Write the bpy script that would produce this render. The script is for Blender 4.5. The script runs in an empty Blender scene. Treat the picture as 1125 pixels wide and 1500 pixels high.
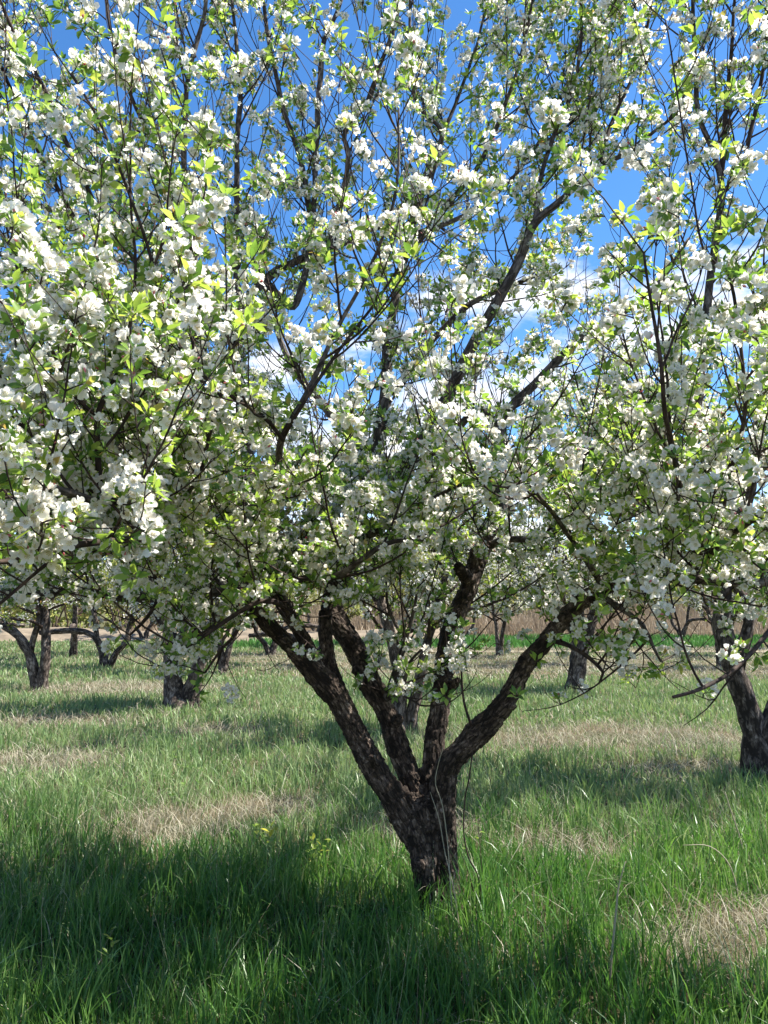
import bpy, math, random
import numpy as np
from mathutils import Vector, noise

# ---------------------------------------------------------------- camera, sky, sun
SC = bpy.context.scene
COL = SC.collection
F = 1133.0
PITCH = math.radians(7.05)
CAMZ = 1.5
cd = bpy.data.cameras.new('camera')
cam = bpy.data.objects.new('camera', cd); COL.objects.link(cam)
cd.sensor_fit = 'VERTICAL'; cd.sensor_height = 36.0; cd.sensor_width = 27.0
cd.lens = 36.0 * F / 1500.0
cd.clip_start = 0.05; cd.clip_end = 3000
cam.location = (0, 0, CAMZ); cam.rotation_euler = (math.radians(90) + PITCH, 0, 0)
SC.camera = cam

SUN_DIR = Vector((0.54, 0.08, 0.84)).normalized()      # towards the sun
SUN_EL = math.asin(SUN_DIR.z)
SUN_AZ = math.atan2(SUN_DIR.x, SUN_DIR.y)              # clockwise from +Y

w = bpy.data.worlds.new('World'); SC.world = w; w.use_nodes = True
nt = w.node_tree; nt.nodes.clear()
def N(nt, typ, **kw):
    n = nt.nodes.new(typ)
    for k, v in kw.items(): setattr(n, k, v)
    return n
sky = N(nt, 'ShaderNodeTexSky', sky_type='NISHITA')
sky.sun_disc = False; sky.sun_elevation = SUN_EL; sky.sun_rotation = SUN_AZ
sky.altitude = 1500; sky.air_density = 1.0; sky.dust_density = 0.3; sky.ozone_density = 4.0
hs = N(nt, 'ShaderNodeHueSaturation'); hs.inputs['Saturation'].default_value = 1.2
hs.inputs['Value'].default_value = 1.0
nt.links.new(sky.outputs[0], hs.inputs['Color'])
bg = N(nt, 'ShaderNodeBackground'); bg.inputs[1].default_value = 0.092
nt.links.new(hs.outputs[0], bg.inputs[0])
tc = N(nt, 'ShaderNodeTexCoord')
mp = N(nt, 'ShaderNodeMapping'); mp.inputs['Scale'].default_value = (1.0, 1.0, 2.3)
mp.inputs['Location'].default_value = (0.35, 0.9, 0.15)
nt.links.new(tc.outputs['Generated'], mp.inputs[0])
cn = N(nt, 'ShaderNodeTexNoise'); cn.inputs['Scale'].default_value = 4.2
cn.inputs['Detail'].default_value = 9; cn.inputs['Roughness'].default_value = 0.58
nt.links.new(mp.outputs[0], cn.inputs['Vector'])
sx = N(nt, 'ShaderNodeSeparateXYZ'); nt.links.new(tc.outputs['Generated'], sx.inputs[0])
er = N(nt, 'ShaderNodeMapRange'); er.clamp = True                # fewer clouds higher up
er.inputs['From Min'].default_value = 0.22; er.inputs['From Max'].default_value = 0.58
er.inputs['To Min'].default_value = 0.072; er.inputs['To Max'].default_value = -0.16
nt.links.new(sx.outputs['Z'], er.inputs['Value'])
ad = N(nt, 'ShaderNodeMath', operation='ADD')
nt.links.new(cn.outputs['Fac'], ad.inputs[0]); nt.links.new(er.outputs[0], ad.inputs[1])
cr = N(nt, 'ShaderNodeMapRange', interpolation_type='SMOOTHSTEP'); cr.clamp = True
cr.inputs['From Min'].default_value = 0.50; cr.inputs['From Max'].default_value = 0.64
nt.links.new(ad.outputs[0], cr.inputs['Value'])
cb = N(nt, 'ShaderNodeBackground'); cb.inputs[0].default_value = (0.93, 0.95, 1.0, 1); cb.inputs[1].default_value = 0.5
mx = N(nt, 'ShaderNodeMixShader')
nt.links.new(cr.outputs[0], mx.inputs[0]); nt.links.new(bg.outputs[0], mx.inputs[1]); nt.links.new(cb.outputs[0], mx.inputs[2])
wo = N(nt, 'ShaderNodeOutputWorld'); nt.links.new(mx.outputs[0], wo.inputs[0])

sl = bpy.data.lights.new('sun', 'SUN'); sl.energy = 4.8; sl.angle = math.radians(0.5); sl.color = (1.0, 0.96, 0.88)
so = bpy.data.objects.new('sun', sl); COL.objects.link(so)
so.rotation_euler = (-SUN_DIR).to_track_quat('-Z', 'Y').to_euler(); so.location = (6, 2, 15)

SC.view_settings.view_transform = 'Standard'; SC.view_settings.look = 'None'
SC.view_settings.exposure = 1.55; SC.view_settings.gamma = 1
SC.cycles.max_bounces = 10; SC.cycles.diffuse_bounces = 7; SC.cycles.transmission_bounces = 5
SC.cycles.sample_clamp_indirect = 6

# ---------------------------------------------------------------- helpers
rng = np.random.default_rng(7)
random.seed(7)

def P(px, py, Y):
    """a point seen at photo pixel px, py and standing Y metres ahead"""
    xc = (px - 562.5) / F; yc = -(py - 750.0) / F
    d = np.array([xc, math.cos(PITCH) - yc * math.sin(PITCH), math.sin(PITCH) + yc * math.cos(PITCH)])
    return np.array([0, 0, CAMZ]) + d * (Y / d[1])
def proj(p):
    p = np.atleast_2d(p) - np.array([0, 0, CAMZ])
    zf = p[:, 1] * math.cos(PITCH) + p[:, 2] * math.sin(PITCH)
    yc = -p[:, 1] * math.sin(PITCH) + p[:, 2] * math.cos(PITCH)
    zf = np.maximum(zf, 0.05)
    return 562.5 + F * p[:, 0] / zf, 750 - F * yc / zf, zf
def G(px, py):
    """the ground point seen at a photo pixel"""
    xc = (px - 562.5) / F; yc = -(py - 750.0) / F
    d = np.array([xc, math.cos(PITCH) - yc * math.sin(PITCH), math.sin(PITCH) + yc * math.cos(PITCH)])
    return d * (-CAMZ / d[2])

def meta(o, label=None, cat=None, group=None, kind=None):
    if label: o['label'] = label
    if cat: o['category'] = cat
    if group: o['group'] = group
    if kind: o['kind'] = kind
    return o
def link(o, parent=None):
    COL.objects.link(o)
    if parent is not None: o.parent = parent
    return o
def empty(name, loc):
    o = bpy.data.objects.new(name, None); o.location = loc; o.empty_display_size = 0.3
    return link(o)

def tri_mesh(name, V, T, mats, mi=None, smooth=True, attr=None):
    me = bpy.data.meshes.new(name)
    V = np.ascontiguousarray(V, dtype=np.float32); T = np.ascontiguousarray(T, dtype=np.int32)
    k = T.shape[1]
    me.vertices.add(len(V)); me.vertices.foreach_set('co', V.ravel())
    me.loops.add(len(T) * k); me.loops.foreach_set('vertex_index', T.ravel())
    me.polygons.add(len(T)); me.polygons.foreach_set('loop_start', np.arange(0, len(T) * k, k, dtype=np.int32))
    for m in mats: me.materials.append(m)
    if mi is not None: me.polygons.foreach_set('material_index', np.ascontiguousarray(mi, dtype=np.int32))
    me.polygons.foreach_set('use_smooth', np.full(len(T), smooth, dtype=bool))
    if attr is not None:
        a = me.attributes.new('bark', 'FLOAT_VECTOR', 'POINT')
        a.data.foreach_set('vector', np.ascontiguousarray(attr, dtype=np.float32).ravel())
    me.update(calc_edges=True)
    return me

class Tubes:
    """collects tapered tubes into one quad mesh with along-the-limb bark coordinates"""
    def __init__(s): s.V = []; s.Q = []; s.A = []; s.n = 0
    def add(s, pts, rad, sides=6, cap=True, rough=0.0):
        pts = np.asarray(pts, float); rad = np.asarray(rad, float)
        n = len(pts)
        if n < 2: return
        t = np.gradient(pts, axis=0); t /= np.linalg.norm(t, axis=1)[:, None] + 1e-9
        ref = np.array([0.31, 0.9, 0.17]) if abs(t[0] @ np.array([0, 1, 0])) < 0.9 else np.array([1.0, 0, 0])
        u = np.empty_like(pts); cur = ref
        for i in range(n):
            cur = cur - (cur @ t[i]) * t[i]; cur = cur / (np.linalg.norm(cur) + 1e-9); u[i] = cur
        v = np.cross(t, u)
        a = np.arange(sides) / sides * 2 * math.pi
        sl_ = np.concatenate([[0], np.cumsum(np.linalg.norm(np.diff(pts, axis=0), axis=1))])
        R = rad[:, None] * np.ones(sides)
        if rough > 0:
            off = random.random() * 50
            for i in range(n):
                for j in range(sides):
                    q = Vector((math.cos(a[j]) * 1.3, math.sin(a[j]) * 1.3, sl_[i] * 7 + off))
                    R[i, j] *= 1 + rough * noise.noise(q) + rough * 0.5 * noise.noise(q * 2.7)
        ring = pts[:, None, :] + R[..., None] * (np.cos(a)[None, :, None] * u[:, None, :] + np.sin(a)[None, :, None] * v[:, None, :])
        off = random.random() * 30
        at = np.stack([R * np.cos(a) + off, R * np.sin(a) + off, np.repeat(sl_[:, None], sides, 1) * 0.42], -1)
        s.V.append(ring.reshape(-1, 3)); s.A.append(at.reshape(-1, 3))
        i = np.arange(n - 1)[:, None] * sides; j = np.arange(sides)[None, :]; j2 = (j + 1) % sides
        q = np.stack([i + j, i + j2, i + sides + j2, i + sides + j], -1).reshape(-1, 4) + s.n
        s.Q.append(q); s.n += n * sides
        if cap:
            s.V.append(np.array([pts[-1] + t[-1] * rad[-1] * 0.5])); s.A.append(at[-1, :1])
            b = s.n - sides; jj = np.arange(sides)
            s.Q.append(np.stack([b + jj, b + (jj + 1) % sides, np.full(sides, s.n), np.full(sides, s.n)], -1)); s.n += 1
            s.V.append(np.array([pts[0]])); s.A.append(at[0, :1]); b = s.n - 1 - n * sides
            s.Q.append(np.stack([b + (jj + 1) % sides, b + jj, np.full(sides, s.n), np.full(sides, s.n)], -1)); s.n += 1
    def mesh(s, name, mats):
        V = np.concatenate(s.V); Q = np.concatenate(s.Q); A = np.concatenate(s.A)
        T = np.concatenate([Q[:, :3], Q[:, [0, 2, 3]]]); T = T[(T[:, 1] != T[:, 2]) & (T[:, 0] != T[:, 2])]
        return tri_mesh(name, V, T, mats, attr=A)

def smooth_path(pts, step):
    """Catmull-Rom through rows of (x, y, z, r), resampled about every step metres"""
    pts = np.asarray(pts, float)
    if len(pts) < 3:
        L = np.linalg.norm(pts[1, :3] - pts[0, :3]); k = max(2, int(L / step))
        return pts[0] + np.linspace(0, 1, k + 1)[:, None] * (pts[1] - pts[0])
    p = np.vstack([2 * pts[0] - pts[1], pts, 2 * pts[-1] - pts[-2]]); out = []
    for i in range(1, len(p) - 2):
        L = np.linalg.norm(p[i + 1, :3] - p[i, :3]); k = max(1, int(L / step))
        for t in np.arange(k) / k:
            out.append(0.5 * ((2 * p[i]) + (p[i + 1] - p[i - 1]) * t + (2 * p[i - 1] - 5 * p[i] + 4 * p[i + 1] - p[i + 2]) * t * t + (3 * p[i] - p[i - 1] - 3 * p[i + 1] + p[i + 2]) * t ** 3))
    out.append(p[-2])
    out = np.array(out); out[:, 3] = np.maximum(out[:, 3], 0.001)
    return out
def unit(v): return v / (np.linalg.norm(v) + 1e-9)
def rv(): return rng.normal(size=3)
def wander(p, d, L, r0, r1, up, wob, step=.05):
    n = max(3, int(L / step)); pts = [p]; d = unit(d)
    for i in range(n):
        d = unit(d + rv() * wob + np.array([0, 0, up])); pts.append(pts[-1] + d * (L / n))
    return np.array(pts), np.linspace(r0, r1, n + 1)


# ---------------------------------------------------------------- materials
def mat(name):
    m = bpy.data.materials.new(name); m.use_nodes = True
    m.node_tree.nodes.clear(); return m, m.node_tree
def out(nt, sh):
    o = N(nt, 'ShaderNodeOutputMaterial'); nt.links.new(sh, o.inputs[0])
def ramp(nt, fac, stops):
    r = N(nt, 'ShaderNodeValToRGB'); e = r.color_ramp.elements
    while len(e) < len(stops): e.new(0.5)
    for i, (p, c) in enumerate(stops): e[i].position = p; e[i].color = (*c, 1)
    nt.links.new(fac, r.inputs[0]); return r.outputs[0]
def tex(nt, vec, scale, detail=4, rough=0.55):
    n = N(nt, 'ShaderNodeTexNoise'); n.inputs['Scale'].default_value = scale
    n.inputs['Detail'].default_value = detail; n.inputs['Roughness'].default_value = rough
    if vec is not None: nt.links.new(vec, n.inputs['Vector'])
    return n.outputs['Fac']
def math_(nt, op, a, b):
    m = N(nt, 'ShaderNodeMath', operation=op)
    for i, x in enumerate((a, b)):
        if isinstance(x, (int, float)): m.inputs[i].default_value = x
        else: nt.links.new(x, m.inputs[i])
    return m.outputs[0]
def mixc(nt, f, a, b, mode='MIX'):
    m = N(nt, 'ShaderNodeMix', data_type='RGBA', blend_type=mode)
    for s, x in ((m.inputs[0], f), (m.inputs[6], a), (m.inputs[7], b)):
        if isinstance(x, (int, float)): s.default_value = x
        elif isinstance(x, tuple): s.default_value = (*x, 1)
        else: nt.links.new(x, s)
    return m.outputs[2]

def bark_mat(name, stops, scale=55, bump=0.6, dist=0.006):
    m, nt = mat(name)
    at = N(nt, 'ShaderNodeAttribute', attribute_name='bark').outputs['Vector']
    geo = N(nt, 'ShaderNodeNewGeometry')
    n1 = tex(nt, at, scale, 6, 0.65); n2 = tex(nt, at, scale * 0.22, 3); n3 = tex(nt, geo.outputs['Position'], 9, 4)
    vo = N(nt, 'ShaderNodeTexVoronoi', feature='DISTANCE_TO_EDGE'); vo.inputs['Scale'].default_value = scale * 0.6
    wv = N(nt, 'ShaderNodeVectorMath', operation='ADD'); nt.links.new(at, wv.inputs[0])
    cmb = N(nt, 'ShaderNodeVectorMath', operation='SCALE'); cmb.inputs['Scale'].default_value = 2.6 / scale
    nn = N(nt, 'ShaderNodeTexNoise'); nn.inputs['Scale'].default_value = scale * 0.6; nt.links.new(at, nn.inputs['Vector'])
    nt.links.new(nn.outputs['Color'], cmb.inputs[0]); nt.links.new(cmb.outputs[0], wv.inputs[1])
    nt.links.new(wv.outputs[0], vo.inputs['Vector'])
    crack = N(nt, 'ShaderNodeMapRange'); crack.inputs['From Max'].default_value = 0.22
    nt.links.new(vo.outputs['Distance'], crack.inputs['Value'])
    v2 = N(nt, 'ShaderNodeTexVoronoi', feature='F1'); v2.inputs['Scale'].default_value = scale * 0.9; nt.links.new(wv.outputs[0], v2.inputs['Vector'])
    sp = N(nt, 'ShaderNodeSeparateColor'); nt.links.new(v2.outputs['Color'], sp.inputs[0])
    n5 = tex(nt, at, scale * 3.5, 5, 0.7)
    h = math_(nt, 'ADD', math_(nt, 'MULTIPLY', n1, 0.55), math_(nt, 'ADD', math_(nt, 'MULTIPLY', sp.outputs[0], 0.16), math_(nt, 'ADD', math_(nt, 'MULTIPLY', n5, 0.22), math_(nt, 'MULTIPLY', crack.outputs[0], 0.10))))
    c = ramp(nt, math_(nt, 'ADD', math_(nt, 'MULTIPLY', math_(nt, 'SUBTRACT', math_(nt, 'ADD', math_(nt, 'MULTIPLY', h, 0.55), math_(nt, 'MULTIPLY', math_(nt, 'ADD', n2, n3), 0.22)), 0.53), 3.3), 0.46), stops)
    b = N(nt, 'ShaderNodeBsdfPrincipled'); nt.links.new(c, b.inputs['Base Color'])
    b.inputs['Roughness'].default_value = 0.85; b.inputs['Specular IOR Level'].default_value = 0.25
    bm = N(nt, 'ShaderNodeBump'); bm.inputs['Strength'].default_value = bump; bm.inputs['Distance'].default_value = dist
    nt.links.new(h, bm.inputs['Height']); nt.links.new(bm.outputs[0], b.inputs['Normal'])
    out(nt, b.outputs[0]); return m
M_BARK = bark_mat('old_bark', [(0.24, (0.016, 0.011, 0.008)), (0.44, (0.056, 0.039, 0.029)), (0.62, (0.13, 0.096, 0.074)), (0.84, (0.38, 0.305, 0.25))], 78, 1.0, 0.014)
M_LIMB = bark_mat('limb_bark', [(0.25, (0.035, 0.027, 0.022)), (0.5, (0.105, 0.085, 0.075)), (0.75, (0.21, 0.18, 0.16))], 60, 0.7, 0.004)
M_TWIG = bark_mat('twig_bark', [(0.3, (0.028, 0.018, 0.015)), (0.7, (0.085, 0.058, 0.046))], 60, 0.3, 0.001)
M_FARBARK = bark_mat('grey_bark', [(0.22, (0.025, 0.018, 0.014)), (0.5, (0.12, 0.092, 0.075)), (0.75, (0.33, 0.275, 0.235))], 34, 1.0, 0.02)

def thin_mat(name, cols, trans_gain=1.0, trans=0.45, spec=0.2, rough=0.45, patch=None):
    """leaf, petal or blade: diffuse + translucent, colour varied from piece to piece"""
    m, nt = mat(name)
    geo = N(nt, 'ShaderNodeNewGeometry')
    f = geo.outputs['Random Per Island']
    if patch:
        p = tex(nt, geo.outputs['Position'], patch, 3)
        f = math_(nt, 'ADD', math_(nt, 'MULTIPLY', f, 0.45), math_(nt, 'MULTIPLY', math_(nt, 'SUBTRACT', p, 0.22), 0.95))
    c = ramp(nt, f, cols)
    b = N(nt, 'ShaderNodeBsdfPrincipled'); nt.links.new(c, b.inputs['Base Color'])
    b.inputs['Roughness'].default_value = rough; b.inputs['Specular IOR Level'].default_value = spec
    t = N(nt, 'ShaderNodeBsdfTranslucent')
    g = mixc(nt, 1.0, c, trans_gain if isinstance(trans_gain, tuple) else (trans_gain,) * 3, 'MULTIPLY')
    nt.links.new(g, t.inputs['Color'])
    x = N(nt, 'ShaderNodeMixShader'); x.inputs[0].default_value = trans
    nt.links.new(b.outputs[0], x.inputs[1]); nt.links.new(t.outputs[0], x.inputs[2])
    out(nt, x.outputs[0]); return m
M_PETAL = thin_mat('petal', [(0, (0.86, 0.81, 0.78)), (0.4, (0.90, 0.88, 0.83)), (1, (0.86, 0.86, 0.82))], (1.0, .98, .95), 0.48, 0.15, 0.6)
M_FARPETAL = thin_mat('far_petal', [(0, (0.72, 0.70, 0.66)), (1, (0.82, 0.81, 0.77))], 1.0, 0.4, 0.1, 0.6)
M_BUD = thin_mat('pink_bud', [(0, (0.55, 0.09, 0.13)), (0.5, (0.70, 0.22, 0.26)), (1, (0.8, 0.55, 0.55))], 1.0, 0.25)
M_STAMEN = thin_mat('stamen', [(0, (0.50, 0.42, 0.10)), (1, (0.62, 0.58, 0.25))], 1.0, 0.2)
M_STEM = thin_mat('green_stem', [(0, (0.12, 0.17, 0.05)), (1, (0.20, 0.24, 0.08))], 1.0, 0.15)
M_LEAF = thin_mat('apple_leaf', [(0, (0.07, 0.15, 0.035)), (0.3, (0.14, 0.26, 0.055)), (0.65, (0.24, 0.36, 0.075)), (0.97, (0.36, 0.46, 0.12)), (1, (0.36, 0.26, 0.09))], (1.6, 1.5, 0.9), 0.46, 0.35, 0.38)
M_FARLEAF = thin_mat('far_leaf', [(0, (0.08, 0.14, 0.035)), (0.5, (0.17, 0.23, 0.05)), (0.9, (0.28, 0.30, 0.08)), (1, (0.3, 0.2, 0.1))], (1.3, 1.3, 0.9), 0.4, 0.2, 0.5)
M_YLEAF = thin_mat('yellow_green_leaf', [(0, (0.16, 0.21, 0.05)), (0.55, (0.29, 0.32, 0.08)), (0.9, (0.38, 0.35, 0.12)), (1, (0.32, 0.19, 0.11))], 1.2, 0.35, 0.2, 0.5)
M_GRASS = thin_mat('grass_blade', [(0, (0.026, 0.088, 0.018)), (0.3, (0.055, 0.140, 0.030)), (0.6, (0.105, 0.205, 0.048)), (0.85, (0.21, 0.32, 0.09)), (1, (0.36, 0.38, 0.18))], (1.2, 1.35, 0.8), 0.40, 0.4, 0.36, patch=0.9)  # lusher green, also darkened in the colour to deepen the tree's shade
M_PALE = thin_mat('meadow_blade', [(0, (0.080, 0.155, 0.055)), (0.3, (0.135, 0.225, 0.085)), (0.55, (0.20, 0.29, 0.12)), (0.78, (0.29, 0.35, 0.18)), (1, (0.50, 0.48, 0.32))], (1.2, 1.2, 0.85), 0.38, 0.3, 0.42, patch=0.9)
M_STRAW = thin_mat('dry_grass', [(0, (0.22, 0.175, 0.11)), (0.5, (0.38, 0.335, 0.235)), (1, (0.56, 0.52, 0.40))], 1.0, 0.3, 0.3, 0.5)
M_WEED = thin_mat('weed_leaf', [(0, (0.13, 0.22, 0.04)), (0.7, (0.24, 0.32, 0.05)), (1, (0.50, 0.45, 0.05))], 1.3, 0.45, 0.3, 0.4)
M_LOW = thin_mat('low_weed_leaf', [(0, (0.06, 0.14, 0.03)), (1, (0.16, 0.25, 0.05))], 1.3, 0.4, 0.3, 0.4)
M_REED = thin_mat('dry_reed', [(0, (0.22, 0.16, 0.11)), (0.5, (0.38, 0.30, 0.21)), (1, (0.50, 0.43, 0.32))], 1.0, 0.25, 0.2, 0.6, patch=0.25)

# ---------------------------------------------------------------- petals, flowers, clusters, leaves
def petal(hi):
    if hi:
        V = np.array([[0, 0, 0], [-.26, .32, .05], [0, .34, -.03], [.26, .32, .05], [-.36, .68, .12], [0, .70, .03], [.36, .68, .12], [-.2, .97, .10], [0, 1.0, .12], [.2, .97, .10]])
        T = [[0, 2, 1], [0, 3, 2], [1, 2, 5], [1, 5, 4], [2, 3, 6], [2, 6, 5], [4, 5, 8], [4, 8, 7], [5, 6, 9], [5, 9, 8]]
    else:
        V = np.array([[0, 0, 0], [-.37, .62, .10], [0, .6, -.02], [.37, .62, .10], [0, 1.0, .08]])
        T = [[0, 2, 1], [0, 3, 2], [1, 2, 4], [2, 3, 4]]
    return V, np.array(T)
def rotz(a): c, s = math.cos(a), math.sin(a); return np.array([[c, -s, 0], [s, c, 0], [0, 0, 1.]])
def rotx(a): c, s = math.cos(a), math.sin(a); return np.array([[1., 0, 0], [0, c, -s], [0, s, c]])
def frame(d, spin=None):
    d = unit(d); a = np.array([0.0, 0, 1]) if abs(d[2]) < 0.9 else np.array([1.0, 0, 0])
    u = unit(np.cross(a, d)); v = np.cross(d, u)
    R = np.stack([u, v, d], 1)
    return R @ rotz(rng.uniform(0, 6.283) if spin is None else spin)

class Bag:
    def __init__(s): s.V = []; s.T = []; s.M = []; s.n = 0
    def add(s, V, T, m):
        s.V.append(V); s.T.append(np.asarray(T) + s.n); s.M.append(np.full(len(T), m)); s.n += len(V)
    def get(s): return np.concatenate(s.V), np.concatenate(s.T), np.concatenate(s.M)

def stick(bag, a, b, r, m):
    d = unit(b - a); R = frame(d, 0); k = np.arange(3) * 2.094
    ring = np.stack([np.cos(k), np.sin(k), 0 * k], 1) @ R.T * r
    V = np.vstack([a + ring, b + ring]); T = []
    for i in range(3):
        j = (i + 1) % 3; T += [[i, j, 3 + j], [i, 3 + j, 3 + i]]
    bag.add(V, T, m)

def leaf(L, hi=True):
    """a folded, arched leaf blade, base at the origin, along +Y"""
    if hi:
        t = np.array([0, .12, .4, .7, 1.0]); wd = np.array([0, .03, .21, .16, 0])
    else:
        t = np.array([0, .45, 1.0]); wd = np.array([0, .27, 0])
    arch = rng.uniform(-.1, .35); fold = rng.uniform(.25, .6)
    V = []; T = []
    for i, (a, b) in enumerate(zip(t, wd)):
        z = arch * a * a * -1
        V += [[-b, a, z + b * fold], [0, a, z], [b, a, z + b * fold]]
    for i in range(len(t) - 1):
        q = 3 * i
        T += [[q, q + 1, q + 4], [q, q + 4, q + 3], [q + 1, q + 2, q + 5], [q + 1, q + 5, q + 4]]
    return np.array(V) * L, np.array(T)

def cluster_template(hi, nf):
    """one blossom cluster: flowers on pedicels facing outwards. +Z is outwards, origin at the spur"""
    bag = Bag(); pv, pt = petal(hi)
    dirs = [np.array([rng.normal() * .2, rng.normal() * .2, 1])]
    ph0 = rng.uniform(0, 6.28)
    for k in range(nf - 1):
        ph = ph0 + k * 6.283 / (nf - 1) + rng.normal() * .2; el = rng.uniform(.15, .95)
        dirs.append(np.array([math.cos(ph), math.sin(ph), el + (k % 2) * .5]))
    for k, d in enumerate(dirs):
        d = unit(d); c = d * rng.uniform(.026, .042)
        if hi or k % 2 == 0: stick(bag, np.zeros(3), c, .0009, 2)
        R = frame(unit(d + rv() * .18)); size = rng.uniform(.021, .029)
        if hi and rng.random() < .06:                        # a bud not yet open
            for q in range(4):
                V = (pv * [.7, 1, 1]) @ rotx(1.35).T @ rotz(q * 1.57).T * size * .55
                bag.add(V @ R.T + c, pt, 3)
            continue
        op = rng.uniform(.2, 1.05)
        for q in range(5):
            V = pv.copy() * [rng.uniform(.75, 1.1), rng.uniform(.9, 1.08), rng.uniform(.8, 2.2)]
            V = V @ rotx(op + rng.normal() * .14).T @ rotz(q * 1.2566 + rng.normal() * .08).T * size
            bag.add(V @ R.T + c, pt, 0)
        if hi:
            for q in range(7):
                a = q * .9; tip = np.array([math.cos(a) * .28, math.sin(a) * .28, .45]) * size
                sidev = np.array([-math.sin(a), math.cos(a), 0]) * size * .05
                bag.add(np.array([[0, 0, 0], tip - sidev, tip + sidev]) @ R.T + c, [[0, 1, 2]], 1)
    return bag.get()
def rosette_template(hi, nl, Lmin, Lmax):
    bag = Bag()
    for k in range(nl):
        ph = k * 2.4 + rng.normal() * .3; V, T = leaf(rng.uniform(Lmin, Lmax), hi)
        V[:, 1] += .010
        R = rotz(ph) @ rotx(rng.uniform(.05, 1.1))
        bag.add(V @ R.T, T, 0)
    return bag.get()
CL_HI = [cluster_template(True, n) for n in (7, 6, 8, 9, 8, 5, 7, 10)]
CL_LO = [cluster_template(False, n) for n in (4, 5, 5, 6)]
RO_HI = [rosette_template(True, n, .032, .062) for n in (7, 8, 9, 6, 8, 7)]
RO_TIP = [rosette_template(True, n, .045, .075) for n in (6, 8, 7, 9)]
RO_LO = [rosette_template(False, n, .035, .06) for n in (5, 6, 7)]

def scatter(templates, pos, dirs, scl):
    """copies of the templates merged into one set of arrays"""
    Vs, Ts, Ms = [], [], []; n = 0
    pos = np.asarray(pos); dirs = np.asarray(dirs); scl = np.asarray(scl)
    which = rng.integers(0, len(templates), len(pos))
    d = dirs / (np.linalg.norm(dirs, axis=1)[:, None] + 1e-9)
    a = np.where(np.abs(d[:, 2:3]) < .9, [[0., 0, 1]], [[1., 0, 0]])
    u = np.cross(a, d); u /= np.linalg.norm(u, axis=1)[:, None]; v = np.cross(d, u)
    sp = rng.uniform(0, 6.283, len(pos))[:, None]
    u2 = u * np.cos(sp) + v * np.sin(sp); v2 = -u * np.sin(sp) + v * np.cos(sp)
    R = np.stack([u2, v2, d], 2) * scl[:, None, None]
    for k, (V, T, M) in enumerate(templates):
        i = np.where(which == k)[0]
        if len(i) == 0: continue
        W = np.einsum('nij,vj->nvi', R[i], V) + pos[i][:, None, :]
        Vs.append(W.reshape(-1, 3))
        Ts.append((T[None] + (np.arange(len(i)) * len(V))[:, None, None]).reshape(-1, 3) + n); n += W.shape[0] * len(V)
        Ms.append(np.tile(M, len(i)))
    return np.concatenate(Vs), np.concatenate(Ts), np.concatenate(Ms)

# ---------------------------------------------------------------- ground
def relief(x, y):
    return 0.035 * noise.noise(Vector((x * .5, y * .5, 1))) + 0.02 * noise.noise(Vector((x * 1.6, y * 1.6, 4)))
def fade(x, y):
    return max(0.0, min(1.0, (30 - abs(y - 12)) / 10))
def ground_z(x, y):
    return relief(x, y) * fade(x, y)

DRY = [(G(262, 1212), 0.46, 0.38), (G(385, 1188), 0.36, 0.26), (G(880, 1085), 1.5, 0.85), (G(1010, 1090), .9, .6), (G(1080, 1400), 0.35, 0.25),
       (G(1100, 1360), .3, .2), (G(180, 1010), 1.6, 1.0), (G(320, 1075), 0.5, 0.35), (G(60, 1120), .6, .5), (G(750, 975), 6, 3.0), (G(980, 975), 6, 3.2), (G(560, 965), 5, 2.5), (G(330, 965), 3, 1.5),
       (G(620, 1225), .35, .25), (G(1000, 1130), .6, .25), (G(830, 1250), .3, .2), (G(80, 1060), 1.0, .5)]
def dryness(x, y):
    v = 0.0
    for c, a, b in DRY:
        q = ((x - c[0]) / a) ** 2 + ((y - c[1]) / b) ** 2
        if q < 3: v = max(v, math.exp(-q * 1.1))
    n = noise.noise(Vector((x * .8, y * .8, 9))) * .6 + noise.noise(Vector((x * 2.3, y * 2.3, 3))) * .45
    return v * (1.5 + .5 * n) + max(0.0, n - .22) * .7

gm, nt = mat('meadow_soil')
geo = N(nt, 'ShaderNodeNewGeometry')
n1 = tex(nt, geo.outputs['Position'], 1.3, 6); n2 = tex(nt, geo.outputs['Position'], 60, 5, .7)
c1 = ramp(nt, n1, [(.35, (.045, .065, .022)), (.5, (.085, .085, .040)), (.65, (.17, .135, .085))])
c2 = ramp(nt, n2, [(.3, (.35, .33, .30)), (.7, (1.5, 1.45, 1.35))])
b = N(nt, 'ShaderNodeBsdfPrincipled'); nt.links.new(mixc(nt, 1.0, c1, c2, 'MULTIPLY'), b.inputs['Base Color']); b.inputs['Roughness'].default_value = .95
b.inputs['Specular IOR Level'].default_value = .1
bm = N(nt, 'ShaderNodeBump'); bm.inputs['Distance'].default_value = .03; nt.links.new(n2, bm.inputs['Height']); nt.links.new(bm.outputs[0], b.inputs['Normal'])
out(nt, b.outputs[0]); M_SOIL = gm

ys = np.concatenate([np.linspace(-30, 0, 7), np.linspace(0.5, 16, 90), np.geomspace(16.6, 2500, 46)])
xs = np.concatenate([-np.geomspace(2500, 8.5, 24), np.linspace(-8, 8, 90), np.geomspace(8.5, 2500, 24)])
V = np.array([[x, y, ground_z(x, y)] for y in ys for x in xs])
nx = len(xs); i = (np.arange(len(ys) - 1)[:, None] * nx + np.arange(nx - 1)[None]).ravel()
T = np.concatenate([np.stack([i, i + 1, i + nx + 1], 1), np.stack([i, i + nx + 1, i + nx], 1)])
g = bpy.data.objects.new('ground', tri_mesh('ground', V, T, [M_SOIL])); link(g); g['kind'] = 'structure'

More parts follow.
